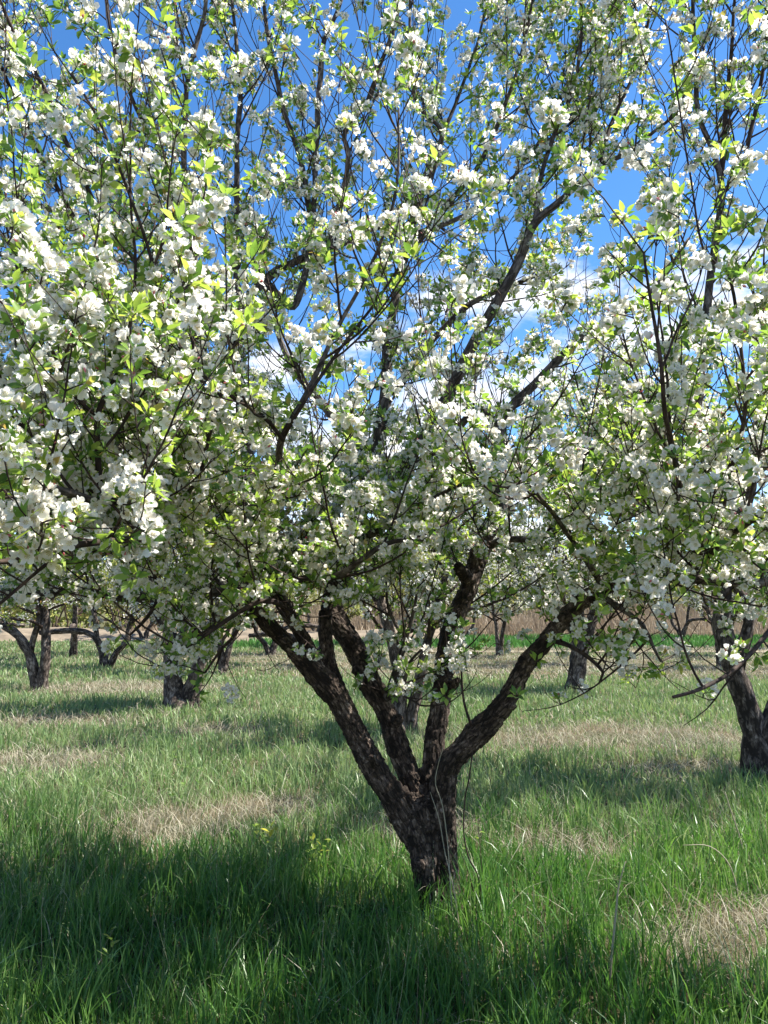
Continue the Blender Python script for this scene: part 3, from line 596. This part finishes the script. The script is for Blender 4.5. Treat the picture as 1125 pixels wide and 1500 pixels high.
BARE = [P(672, 900, 4.05), P(690, 850, 4.0), P(708, 800, 4.0), P(720, 760, 4.0), P(685, 860, 3.6), P(712, 795, 3.6), P(660, 920, 3.7), P(690, 850, 3.2), P(715, 780, 3.2), P(700, 820, 2.8), P(505, 935, 4.0), P(420, 930, 3.7)]
def build_main():
    root = empty('apple_tree', (*TR0, 0)); base = np.array([*TR0, 0.0])
    meta(root, 'large old apple tree in full white bloom with dark forked trunk in the foreground', 'apple tree')
    # trunk and main forks fused into one skin
    tb = Tubes(); segs = []
    for rows in TRUNK:
        p = smooth_path(trace(rows), .05); p[:, 3] *= .91
        wob = np.array([[noise.noise(Vector((k * .23, 1.7, len(segs))))*1.0, noise.noise(Vector((k * .23, 7.7, len(segs)))), 0] for k in range(len(p))])
        p[:, :3] += wob * .012
        tb.add(p[:, :3], p[:, 3], 20); segs.append(p)
    for rows in KNOTS:
        p = trace(rows); tb.add(p[:, :3], p[:, 3], 10)
    me = tb.mesh('raw', [M_BARK]); raw = bpy.data.objects.new('raw', me); COL.objects.link(raw)
    md = raw.modifiers.new('r', 'REMESH'); md.mode = 'VOXEL'; md.voxel_size = .005
    ms = raw.modifiers.new('s', 'SMOOTH'); ms.iterations = 8; ms.factor = .6
    dg = bpy.context.evaluated_depsgraph_get(); me2 = bpy.data.meshes.new_from_object(raw.evaluated_get(dg))
    bpy.data.objects.remove(raw)
    n = len(me2.vertices); co = np.empty(n * 3, np.float32); me2.vertices.foreach_get('co', co); co = co.reshape(-1, 3).astype(float)
    no = np.empty(n * 3, np.float32); me2.vertices.foreach_get('normal', no); no = no.reshape(-1, 3)
    best = np.full(n, 9.0); at = np.zeros((n, 3)); rr = np.zeros(n)
    for k, p in enumerate(segs):
        s = np.concatenate([[0], np.cumsum(np.linalg.norm(np.diff(p[:, :3], axis=0), axis=1))])
        s = s - s[-1] if k < 3 else s
        for i in range(len(p) - 1):
            a, b_ = p[i, :3], p[i + 1, :3]; d = b_ - a; L = np.linalg.norm(d); d = d / L
            t = np.clip((co - a) @ d, 0, L); c = a + t[:, None] * d; v = co - c; q = np.linalg.norm(v, axis=1)
            sc = q / p[i, 3]
            m = sc < best
            u = unit(np.cross(d, [0, 1, 0])); w2 = np.cross(d, u)
            A_ = np.stack([v @ u + 3 * k, v @ w2 + 3 * k, (s[i] + t) * .45], 1)
            best[m] = sc[m]; at[m] = A_[m]; rr[m] = p[i, 3]
    disp = np.empty(n)
    for i in range(n):
        v = Vector(at[i]); f1 = noise.noise(v * 38); f2 = noise.noise(v * 85 + Vector((7, 3, 1))); f3 = noise.noise(v * 9)
        ridge = 1 - abs(f1) * 2.4
        disp[i] = -.012 * max(0, ridge) ** 2.5 + .007 * f2 + .016 * f3 + .009 * noise.noise(v * 19) + .003 * noise.noise(v * 120) - .004 * max(0, 1 - abs(f2) * 4)
    k = np.clip(rr / .09, .35, 1.15)
    co = co + no * (disp * k)[:, None]
    me2.vertices.foreach_set('co', (co - base).astype(np.float32).ravel())
    a_ = me2.attributes.get('bark') or me2.attributes.new('bark', 'FLOAT_VECTOR', 'POINT')
    a_.data.foreach_set('vector', at.astype(np.float32).ravel())
    me2.polygons.foreach_set('use_smooth', np.ones(len(me2.polygons), bool))
    me2.materials.clear(); me2.materials.append(M_BARK); me2.name = 'trunk'; me2.update()
    link(bpy.data.objects.new('trunk', me2), root)

    skel = [p for p in segs[3:]]
    allp = np.vstack(skel)
    lines = []                                                      # (points, radii, leafiness, level)
    for p in segs[3:]: lines.append((p[:, :3], p[:, 3], .35, 0))
    for rows, lf in LIMBS:
        p = trace(rows)
        p[:, 3] *= .62 if p[len(p) // 2, 1] < 3.05 else .74
        j = np.argmin(np.linalg.norm(allp[:, :3] - p[0, :3], axis=1)); q = allp[j].copy(); q[3] = min(q[3] * .8, p[0, 3] * 1.15)
        gap = np.linalg.norm(q[:3] - p[0, :3])
        if gap > .03: p = np.vstack([q, p if gap > .12 else p[1:]])
        p = smooth_path(p, .045)
        off = rng.uniform(0, 50); amp = np.clip(np.arange(len(p)) / 8, 0, 1) * (.009 if p[:, 3].max() > .02 else .006)
        for i in range(len(p)):
            v = Vector((i * .22, off, 0)); p[i, 0] += noise.noise(v) * amp[i]; p[i, 1] += noise.noise(v + Vector((0, 9, 0))) * amp[i] * 1.5; p[i, 2] += noise.noise(v + Vector((0, 0, 9))) * amp[i]
        allp = np.vstack([allp, p]); lines.append((p[:, :3], p[:, 3], lf, 1))
        t = Tubes(); thick = p[:, 3].max() > .018
        t.add(p[:, :3] - base, p[:, 3], 14 if thick else 8, rough=.16 if thick else .1)
        link(bpy.data.objects.new('branch', t.mesh('branch', [M_LIMB if thick else M_TWIG])), root)

    # procedural boughs and shoots
    C0 = np.array([.1, 4.2, 1.2])
    def shoots(src, spacing, Lr, r0, up, wob, out_w, level, p_keep=1.0):
        res = []
        for pts, rad, lf, lv in src:
            d = np.linalg.norm(np.diff(pts, axis=0), axis=1); s = np.concatenate([[0], np.cumsum(d)])
            x = rng.uniform(.05, spacing) + (.25 if lv == 0 else 0)
            while x < s[-1]:
                i = min(np.searchsorted(s, x), len(pts) - 1); p = pts[i]
                x += spacing * rng.uniform(.5, 1.5)
                if lv == 0 and p[2] < 1.35: continue
                if rng.random() > p_keep * (.4 + .6 * lf): continue
                t = unit(pts[min(i + 1, len(pts) - 1)] - pts[max(i - 1, 0)])
                side = rv(); side = unit(side - (side @ t) * t)
                o = unit((p - C0) * [1, 1, .5])
                dd = unit(side * 1.0 + t * .55 + o * out_w + np.array([0, 0, .25]))
                L = rng.uniform(*Lr); q, r = wander(p, dd, L, min(r0, rad[i] * .75), .0013, up, wob)
                if q[-1][2] < .98 or q[-1][1] < 1.55: continue
                res.append((q, r, 1.0, level))
        return res
    l2 = shoots(lines, .18, (.35, 1.0), .006, .085, .06, .3, 2)
    l3 = shoots([l for l in lines if l[3] == 1] + l2, .12, (.15, .50), .0032, .12, .08, .2, 3)
    # spurs: position, outward direction, on what line
    cand = []
    for li, (pts, rad, lf, lv) in enumerate(lines + l2 + l3):
        if lv == 0: continue
        d = np.linalg.norm(np.diff(pts, axis=0), axis=1); s = np.concatenate([[0], np.cumsum(d)]); sp = .044
        x = rng.uniform(.04, .1)
        while x < s[-1]:
            i = min(np.searchsorted(s, x), len(pts) - 1); x += sp * rng.uniform(.6, 1.4)
            if rad[i] > .035 or rng.random() > lf + .1: continue
            t = unit(pts[min(i + 1, len(pts) - 1)] - pts[max(i - 1, 0)])
            side = rv(); side = unit(side - (side @ t) * t)
            dd = unit(side + t * .25 + np.array([0, 0, .35])); L = rng.uniform(.015, .05)
            cand.append((pts[i], pts[i] + dd * L + np.array([0, 0, .005]), dd, li, 0))
        cand.append((pts[-1], pts[-1] + unit(pts[-1] - pts[-2]) * .005, unit(pts[-1] - pts[-2]), li, 1))
    pos = np.array([c[1] for c in cand]); px, py, zf = proj(pos)
    ci = np.clip(np.floor(px / CELL), 0, 14).astype(int); ri = np.clip(np.floor(py / CELL), 0, 13).astype(int)
    # separate budgets for cells off the frame so that the crown goes on there
    cx = np.floor(px / CELL).astype(int); cy = np.floor(py / CELL).astype(int)
    noisec = lambda a, b_: noise.noise(Vector((a / 55.0, b_ / 55.0, 3)))
    used = {}; keep = []
    order = rng.permutation(len(cand))
    for k in order:
        if zf[k] < 1.35 or abs(px[k]) > 4000: continue
        c = DEN[ri[k], ci[k]]
        if any(np.sum((pos[k] - q_) ** 2) < .30 ** 2 and pos[k, 1] < q_[1] + .05 for q_ in BARE) and rng.random() < .8: continue   # the upright limb stands open towards the front
        if cy[k] > 13 or (cy[k] < -1 and pos[k, 1] < 3.4): continue  # near crown above the frame left out so sun reaches the grass
        budget = -math.log(max(.03, 1 - min(.97, c))) * (1.25 if c > .8 or ri[k] > 7 else 1.02)
        key = (cx[k], cy[k]); a = (.037 * F / zf[k]) ** 2 * 3.14 * .50 / CELL ** 2
        if not (-1 <= cx[k] <= 15 and -1 <= cy[k]): budget *= .8 if cx[k] < 15 else .3  # unseen crown on the right thinned to keep its shadow off the foreground
        g_ = noisec(px[k], py[k])
        if g_ < -.08 and c < .82 and rng.random() < (.6 if ri[k] < 4 else .8): continue                     # gaps
        if used.get(key, 0) + a > budget and rng.random() < .93: continue
        used[key] = used.get(key, 0) + a; keep.append(k)
    have = set(cand[k][3] for k in keep)
    print('candidates', len(cand), 'kept', len(keep), 'shoots', len(l2), len(l3))
    tw = Tubes()
    allL = lines + l2 + l3
    for li, (pts, rad, lf, lv) in enumerate(allL):
        if lv >= 2 and (lv == 2 or li in have):
            tw.add(pts - base, rad, 5 if lv == 2 else 4, cap=False)
    bp, bd, bs, lp, ld, ls, tp, td, ts_ = [], [], [], [], [], [], [], [], []
    for k in keep:
        a, b_, dd, li, tip = cand[k]
        if not tip: tw.add(np.array([a, (a + b_) / 2 + rv() * .003, b_]) - base, [.0028, .0024, .002], 3, cap=False)
        near_leafy = zf[k] < 3.2 and allL[li][3] == 1 and allL[li][2] < .85
        pb = .36 if near_leafy else (.70 if not tip else .35)
        if rng.random() < pb:
            s = rng.uniform(.62, .92) * (1.15 if zf[k] < 2.9 else 1)
            bp.append(b_); bd.append(dd + rv() * .2 + np.array([0, -.12, .15])); bs.append(s)
            if rng.random() < .8: lp.append(b_); ld.append(dd); ls.append(rng.uniform(.65, 1.0))
        elif tip or near_leafy: tp.append(b_); td.append(dd + np.array([0, 0, .5])); ts_.append(rng.uniform(.55, .95))
        else: lp.append(b_); ld.append(dd + np.array([0, 0, .3])); ls.append(rng.uniform(.7, 1.05))
    o = link(bpy.data.objects.new('twigs', tw.mesh('twigs', [M_TWIG])), root); o['kind'] = 'stuff'
    V1, T1, _ = scatter(RO_HI, lp, ld, ls); V2, T2, _ = scatter(RO_TIP, tp, td, ts_)
    link(bpy.data.objects.new('foliage', tri_mesh('foliage', np.vstack([V1, V2]) - base, np.vstack([T1, T2 + len(V1)]), [M_LEAF])), root)
    bp = np.array(bp); bd = np.array(bd); bs = np.array(bs)
    px, py, zf = proj(bp); vis = (px > 0) & (px < 1125) & (py > 0) & (py < 1000)
    rank = np.argsort(np.where(vis, zf, 99)); first = rank[:100]; rest = np.sort(rank[100:])
    BM = [M_PETAL, M_STAMEN, M_STEM, M_BUD]
    data = [tri_mesh('blossom_cluster', V, T, BM, M) for V, T, M in CL_HI]
    from mathutils import Matrix
    for i in first:
        R = frame(bd[i]); o = bpy.data.objects.new('blossom_cluster', data[rng.integers(len(data))]); link(o, root)
        o.matrix_basis = Matrix.Translation(bp[i] - base) @ Matrix(R.tolist()).to_4x4() @ Matrix.Scale(bs[i], 4)
    V, T, M = scatter(CL_HI, bp[rest], bd[rest], bs[rest])
    o = link(bpy.data.objects.new('blossoms', tri_mesh('blossoms', V - base, T, BM, M)), root); o['kind'] = 'stuff'
    return root
TR0 = P(645, 1345, 4.05)[:2]
build_main()

# ---------------------------------------------------------------- the other orchard trees
def orchard_tree(stems, H, Rc, ncl, leafm, name='apple_tree', blossom=.7, low=1.25, seed=0, thick=1.0, leafscale=1.0):
    """stems: rows of local (x, y, z, r). Returns root with trunk, twigs, foliage, blossoms, built round the origin"""
    global rng
    keep_rng = rng; rng = np.random.default_rng(seed + 100)
    root = empty(name, (0, 0, 0)); tb = Tubes(); lines = []
    for s in stems:
        p = smooth_path(np.array(s, float), .12)
        for i in range(len(p)): p[i, :2] += [noise.noise(Vector((i * .3, seed, 1))) * .03, noise.noise(Vector((i * .3, seed, 5))) * .03]
        p[:, 3] *= .82 + .25 * np.exp(-p[:, 2] * 5); tb.add(p[:, :3], p[:, 3] * thick, 18, rough=.42); lines.append((p[:, :3], p[:, 3] * thick))
    link(bpy.data.objects.new('trunk', tb.mesh('trunk', [M_FARBARK])), root)
    tw = Tubes(); second = []
    for pts, rad in lines:
        for k in range(9):
            i = rng.integers(len(pts) // 3, len(pts)); p = pts[i]
            if p[2] < low * .8: continue
            o_ = unit(np.array([p[0], p[1], 0]) + rv() * [.8, .8, 0])
            q, r = wander(p, o_ + np.array([0, 0, rng.uniform(.1, 1.1)]), rng.uniform(.6, 1) * Rc * .65, min(rad[i] * .6, .035), .006, .03, .12, .12)
            q[:, 2] = np.maximum(q[:, 2], low * .85); tw.add(q, r, 5, cap=False); second.append(q)
    third = []
    for q in second + [l[0] for l in lines]:
        for k in range(9):
            i = rng.integers(len(q) // 3, len(q)); p = q[i]
            if p[2] < low * .85: continue
            t, r = wander(p, rv() * [1, 1, .6] + np.array([p[0] * .25, p[1] * .25, .7]), rng.uniform(.3, 1.0), .008, .003, .10, .1, .12)
            if t[-1][2] > H or np.hypot(*t[-1][:2]) > Rc: continue
            tw.add(t, r, 3, cap=False); third.append(t)
    o = link(bpy.data.objects.new('twigs', tw.mesh('twigs', [M_TWIG])), root); o['kind'] = 'stuff'
    pool = np.vstack(third + [q[len(q) // 2:] for q in second]); pool = pool[pool[:, 2] > low * .8]
    idx = rng.integers(0, len(pool), ncl); pos = pool[idx] + rng.normal(size=(ncl, 3)) * .05
    dirs = rng.normal(size=(ncl, 3)) + [0, 0, .6]
    isb = rng.random(ncl) < blossom
    lsel = rng.random(ncl) < .85
    V, T, M = scatter(RO_LO, pos[lsel], dirs[lsel], rng.uniform(.9, 1.3, lsel.sum()) * leafscale)
    link(bpy.data.objects.new('foliage', tri_mesh('foliage', V, T, [leafm])), root)
    if isb.sum():
        V, T, M = scatter(CL_LO, pos[isb], dirs[isb], rng.uniform(.95, 1.3, isb.sum()))
        o = link(bpy.data.objects.new('blossoms', tri_mesh('blossoms', V, T, [M_FARPETAL, M_STAMEN, M_STEM, M_BUD], M)), root); o['kind'] = 'stuff'
    rng = keep_rng
    return root
def copy_tree(root):
    r = root.copy(); COL.objects.link(r)
    for k in ('label', 'group'):
        if k in r: del r[k]
    for ch in list(root.children):
        c = ch.copy(); COL.objects.link(c); c.parent = r
    return r
def local(rows, Yd):
    """traced stems in local coordinates round the foot of the tree"""
    b = G(rows[0][0], rows[0][1]); return b

def traced_stems(bx, by, stems):
    b = G(bx, by); Yd = b[1]; out_ = []
    for s in stems:
        out_.append([[*(P(a, c, Yd + (dy if len(s[0]) > 3 else 0)) - np.array([b[0], b[1], 0])), r * Yd / F] for a, c, r, *rest in s for dy in [rest[0] if rest else 0]])
    return b, out_
GRP = 'blossoming apple trees in the rows behind the front tree'
def place(root, b, label, rz=0, s=1.0, group=GRP, cat='apple tree'):
    root.location = (b[0], b[1], ground_z(b[0], b[1]) - .03); root.rotation_euler = (0, 0, rz); root.scale = (s, s, s)
    return meta(root, label, cat, group)

# right: dark leaning trunk at the frame's edge
b, st = traced_stems(1112, 1140, [
 [(1116, 1150, 26), (1108, 1090, 22), (1092, 1030, 18), (1075, 975, 17), (1062, 930, 15), (1055, 890, 14), (1062, 840, 13), (1085, 780, 12), (1098, 710, 12), (1108, 640, 11), (1125, 560, 9), (1150, 450, 6)],
 [(1116, 1145, 24), (1122, 1080, 18), (1145, 1020, 16), (1190, 940, 14), (1240, 850, 12), (1290, 740, 9), (1330, 600, 6)],
 [(1075, 975, 14), (1098, 910, 10), (1080, 860, 9), (1030, 800, 8), (960, 760, 7), (890, 740, 5)]])
t = orchard_tree(st, 4.6, 2.9, 2600, M_LEAF, seed=1, low=1.45); place(t, b, 'apple tree with a dark leaning trunk cut by the right edge of the photo')
b, st = traced_stems(842, 1012, [
 [(842, 1018, 14), (845, 980, 13), (848, 940, 13), (846, 900, 12), (835, 850, 10), (815, 790, 8), (800, 720, 6)],
 [(848, 970, 10), (862, 920, 9), (880, 870, 8), (905, 800, 6), (930, 730, 4)],
 [(846, 930, 8), (815, 890, 7), (780, 850, 6), (740, 810, 4)]])
t = orchard_tree(st, 4.4, 2.7, 2200, M_FARLEAF, seed=2, low=1.2); place(t, b, 'apple tree with a short dark upright trunk just right of the front tree')
b, st = traced_stems(265, 1037, [
 [(262, 1042, 22), (255, 1010, 17), (252, 970, 12), (248, 930, 10), (235, 880, 8), (215, 810, 6), (200, 740, 4)],
 [(272, 1042, 18), (282, 1005, 14), (295, 965, 12), (310, 920, 10), (330, 860, 8), (350, 790, 6), (365, 720, 4)],
 [(258, 1000, 9), (262, 950, 8), (275, 900, 6), (285, 830, 4)]])
t = orchard_tree(st, 4.4, 2.5, 2400, M_FARLEAF, seed=3, low=1.25); place(t, b, 'apple tree with a thick pale V-shaped trunk left of the front tree')
b, st = traced_stems(58, 1012, [
 [(58, 1016, 9), (50, 985, 9), (42, 955, 8), (28, 930, 7), (5, 915, 6), (-25, 900, 5), (-60, 870, 4)],
 [(62, 1016, 8), (65, 975, 8), (68, 930, 8), (66, 890, 7), (68, 840, 6), (75, 780, 4)],
 [(44, 955, 6), (52, 925, 5), (58, 900, 5), (50, 850, 4), (30, 800, 3)]])
t = orchard_tree(st, 4.2, 2.6, 1700, M_FARLEAF, seed=4, low=1.3, blossom=.55); place(t, b, 'apple tree with two slim grey stems at the left edge of the photo')
b, st = traced_stems(155, 978, [
 [(156, 981, 7), (152, 958, 7), (143, 938, 6), (130, 925, 5), (95, 922, 5), (60, 925, 4)],
 [(158, 981, 6), (170, 955, 5), (186, 935, 5), (192, 905, 4), (205, 860, 3)],
 [(143, 940, 4), (138, 900, 4), (125, 850, 3), (120, 810, 2)]])
t_y = orchard_tree(st, 4.2, 2.9, 2300, M_YLEAF, seed=5, low=1.2, blossom=.3, leafscale=1.35); place(t_y, b, 'small far apple tree with a Y-shaped stem between the two left trunks')
b, st = traced_stems(594, 1075, [
 [(592, 1080, 14), (588, 1050, 12), (585, 1010, 11), (580, 960, 10), (560, 880, 8), (540, 800, 5)],
 [(604, 1078, 10), (606, 1040, 10), (612, 1000, 9), (628, 930, 8), (650, 850, 6), (665, 770, 4)]])
t_b = orchard_tree(st, 4.3, 2.4, 2000, M_FARLEAF, seed=6, low=1.35, blossom=.6); place(t_b, b, 'apple tree whose pale double stem shows between the limbs of the front tree')
b, st = traced_stems(326, 988, [
 [(326, 991, 7), (325, 965, 6), (318, 930, 5), (300, 880, 4), (285, 830, 3)],
 [(327, 985, 5), (335, 950, 5), (350, 910, 4), (370, 850, 3)]])
t = orchard_tree(st, 4.0, 2.3, 1400, M_YLEAF, seed=8, low=1.15, blossom=.4); place(t, b, 'thin stemmed apple tree far off right of the thick pale V trunk')

# further trees of the rows, all copies of two that stand nearer
far = [(-2, 20.5, 'y'), (-9.5, 24, 'y'), (-14.2, 27, 'y'), (-6.3, 30, 'y'), (-1.6, 31, 'y'), (-11, 36, 'y'), (-17.5, 35, 'y'), (2.6, 33, 'y'), (-3.4, 40, 'y'), (-8, 43, 'y'), (-15, 44, 'y'), (1.2, 44.5, 'y'), (5.2, 21, 'b'), (8.6, 20, 'b'), (10.8, 24.5, 'b'), (12.6, 19, 'b'), (3.6, 24.5, 'b'), (16, 30, 'y'), (-21, 42, 'y'), (6, 46, 'y'), (9.5, 37.5, 'y'), (14.5, 38, 'y'), (19.5, 36.5, 'y'), (4.0, 39, 'y'), (-6.8, 26.5, 'y'), (-3.6, 25.2, 'y')]
for i, (x, y, k) in enumerate(far):
    c = copy_tree(t_y if k == 'y' else t_b)
    place(c, (x, y), 'distant apple tree in the far rows, yellow green and half hidden by nearer crowns' if k == 'y' else 'apple tree in the second row right of the front tree, mostly hidden by its blossom', rz=i * 1.9, s=.9 + .2 * ((i * 37) % 10) / 10,
          group='distant apple trees in the far rows' if k == 'y' else 'apple trees hidden behind the crown on the right')

# earth bank and thicket behind the field
rows_ = []
n = 60
V = []; 
for i, x in enumerate(np.linspace(-70, 3, n)):
    h = .55 + .35 * noise.noise(Vector((x * .2, 0, 0)))
    for (dy, z) in ((-2.2, -.05), (-1.2, .30 * h), (0, .6 * h), (1.5, .75 * h), (4, .7 * h), (9, -.1)):
        V.append((x, 37 + dy + .4 * noise.noise(Vector((x * .5, dy, 2))), z + (.12 * noise.noise(Vector((x * .9, dy, 5))) if z > 0 else 0)))
V = np.array(V); i = (np.arange(n - 1)[:, None] * 6 + np.arange(5)[None]).ravel()
T = np.concatenate([np.stack([i, i + 6, i + 7], 1), np.stack([i, i + 7, i + 1], 1)])
o = bpy.data.objects.new('earth_bank', tri_mesh('earth_bank', V, T, [M_EARTH])); link(o); o['kind'] = 'structure'
# thicket of far trees reading as one mass
n = 16000; X = rng.uniform(-75, 75, n); Y = rng.uniform(46, 60, n); top = np.array([4.6 + 2.4 * noise.noise(Vector((x * .16, y * .1, 0))) + 1.2 * noise.noise(Vector((x * .7, y * .3, 0))) for x, y in zip(X, Y)])
Z = top * rng.random(n) ** .6
V, T, M = scatter(RO_LO, np.stack([X, Y, Z], 1), rng.normal(size=(n, 3)), rng.uniform(5, 9, n))
tk = Tubes()
for k in range(500):
    x = rng.uniform(-70, 70); y = rng.uniform(46, 58); q, r = wander(np.array([x, y, 0]), np.array([rng.normal() * .2, 0, 1]), rng.uniform(2.5, 5), .08, .03, .05, .1, .6); tk.add(q, r, 4, cap=False)
me_t = tk.mesh('t', [M_YLEAF]); nv = len(V)
a = np.concatenate(tk.V); q = np.concatenate(tk.Q)
T2 = np.concatenate([q[:, :3], q[:, [0, 2, 3]]]); bpy.data.meshes.remove(me_t)
M_BRUSH = thin_mat('brushwood', [(0, (.10, .07, .05)), (1, (.20, .15, .11))], 1.0, .05)
me = tri_mesh('thicket', np.vstack([V, a]), np.vstack([T, T2 + nv]), [M_YLEAF, M_BRUSH], np.concatenate([np.zeros(len(T)), np.ones(len(T2))]))
meta(link(bpy.data.objects.new('thicket', me)), 'yellow green and brown wood closing off the field behind the orchard', 'thicket', kind='stuff')

# low broadleaf weeds among the blades
n = 420; Y = 2.6 + 5.5 * rng.random(n) ** 1.3; X = rng.uniform(-1, 1, n) * (.55 * Y + .3)
kp = np.array([noise.noise(Vector((x * 1.5, y * 1.5, 21))) > -.02 for x, y in zip(X, Y)]); X = X[kp]; Y = Y[kp]; n = len(X)
pp = np.array([[x, y, ground_z(x, y) + rng.uniform(.02, .12)] for x, y in zip(X, Y)])
V, T, M = scatter(RO_HI, pp, rng.normal(size=(n, 3)) * .4 + [0, 0, 1], rng.uniform(.4, .8, n))
meta(link(bpy.data.objects.new('low_weeds', tri_mesh('low_weeds', V, T, [M_LOW]))), 'low leafy weeds growing through the foreground grass', 'weeds', kind='stuff')
# ---------------------------------------------------------------- small things round the trunk
def stalk(name, rows, label, m=None, heads=0, group=None):
    p = smooth_path(trace(rows), .03); tb = Tubes(); base = p[0, :3].copy(); tb.add(p[:, :3] - base, p[:, 3], 5)
    o = bpy.data.objects.new(name, tb.mesh(name, [m or M_STRAW])); o.location = base; link(o)
    return meta(o, label, 'grass stalk', group)
stalk('dry_grass_stalk', [(668, 1400, 3.75, 1.0), (661, 1320, 3.75, .9), (656, 1240, 3.75, .8), (648, 1180, 3.74, .7), (638, 1150, 3.74, .7), (640, 1128, 3.74, .6), (646, 1105, 3.72, .5), (649, 1095, 3.7, .4)], 'long bent straw stalk leaning on the front of the main trunk')
stalk('dry_grass_stalk', [(678, 1405, 3.7, .9), (666, 1310, 3.7, .8), (652, 1250, 3.75, .7), (643, 1200, 3.75, .6), (630, 1160, 3.78, .4)], 'thin pale straw stalk just left of the long bent one on the main trunk')
stalk('dry_grass_stalk', [(893, 1450, 3.2, 1.3), (896, 1400, 3.2, 1.6), (903, 1330, 3.2, 1.5), (906, 1300, 3.2, 1.1), (916, 1262, 3.2, .6)], 'upright pale straw stalk standing in the grass right of the main trunk')
stalk('dry_grass_stalk', [(1090, 1250, 4.8, 1.1), (1080, 1215, 4.8, 1.1), (1068, 1180, 4.8, .9), (1062, 1160, 4.8, .5)], 'pale straw stalk in the grass near the right edge')
stalk('dry_grass_stalk', [(1085, 1330, 4.1, 1.0), (1070, 1270, 4.1, .9), (1040, 1240, 4.1, .7), (1000, 1238, 4.1, .4)], 'arched straw stalk bending left in the grass at the right edge')
def plant(name, base, h, n, Lr, label, cat, leafm, stemm, lean=(0, 0), wd=1.0, woody=False):
    tb = Tubes(); bag = Bag(); p0 = np.zeros(3)
    root = empty(name, base)
    for s in range(n):
        q, r = wander(p0 + rv() * [.01, .01, 0], np.array([lean[0] + rng.normal() * .25, lean[1] + rng.normal() * .25, 1]), h * rng.uniform(.7, 1), .003 if woody else .002, .001, .02, .05, .03)
        tb.add(q, r, 4)
        for i in range(2, len(q)):
            if woody and i < len(q) * .7: continue
            V, T = leaf(rng.uniform(*Lr), True); V = V * [wd, 1, 1]
            R = rotz(i * 2.4 + s) @ rotx(rng.uniform(.1, .9)); bag.add(V @ R.T + q[i], T, 0)
    link(bpy.data.objects.new('stem', tb.mesh('stem', [stemm])), root)
    V, T, M = bag.get(); link(bpy.data.objects.new('foliage', tri_mesh('foliage', V, T, [leafm])), root)
    return meta(root, label, cat)
def gp(px, py):
    g_ = G(px, py); return (g_[0], g_[1], ground_z(g_[0], g_[1]))
plant('root_sucker', gp(705, 1330), .48, 2, (.03, .05), 'slim dark sucker shoot with a few top leaves right of the main trunk', 'sucker', M_LEAF, M_TWIG, (-.1, 0), woody=True)
plant('weed', gp(455, 1290), .28, 7, (.03, .06), 'yellow green leafy weed with yellow tips left of the main trunk', 'weed', M_WEED, M_STEM)
plant('weed', gp(385, 1270), .24, 6, (.04, .07), 'broad leaved green weed at the edge of the bare straw patch', 'weed', M_WEED, M_STEM, wd=1.3)
plant('weed', gp(158, 1440), .22, 3, (.03, .05), 'small feathery light green weed low in the left foreground', 'weed', M_WEED, M_STEM)
plant('weed', gp(40, 1350), .2, 6, (.03, .05), 'bushy yellow green weed near the left edge of the foreground', 'weed', M_WEED, M_STEM)
def vine(rows, label):
    p = smooth_path(trace(rows), .03); tb = Tubes(); base = p[0, :3].copy(); tb.add(p[:, :3] - base, p[:, 3], 5)
    o = bpy.data.objects.new('vine', tb.mesh('vine', [M_TWIG])); o.location = base; link(o); return meta(o, label, 'vine')
vine([(675, 925, 4.0, 1.4), (676, 990, 3.95, 1.6), (680, 1030, 3.9, 1.8), (690, 1062, 3.88, 2.2)], 'straight thin stem hanging between the upright limb and the right limb')
vine([(694, 1085, 3.9, 1.1), (687, 1140, 3.87, 1.1), (681, 1170, 3.9, 1.1), (679, 1215, 3.9, 1.1), (686, 1255, 3.9, 1.2), (702, 1290, 3.9, 1.3), (706, 1360, 3.95, 1.5)], 'thin wiry stem looping down to the grass under the right limb')
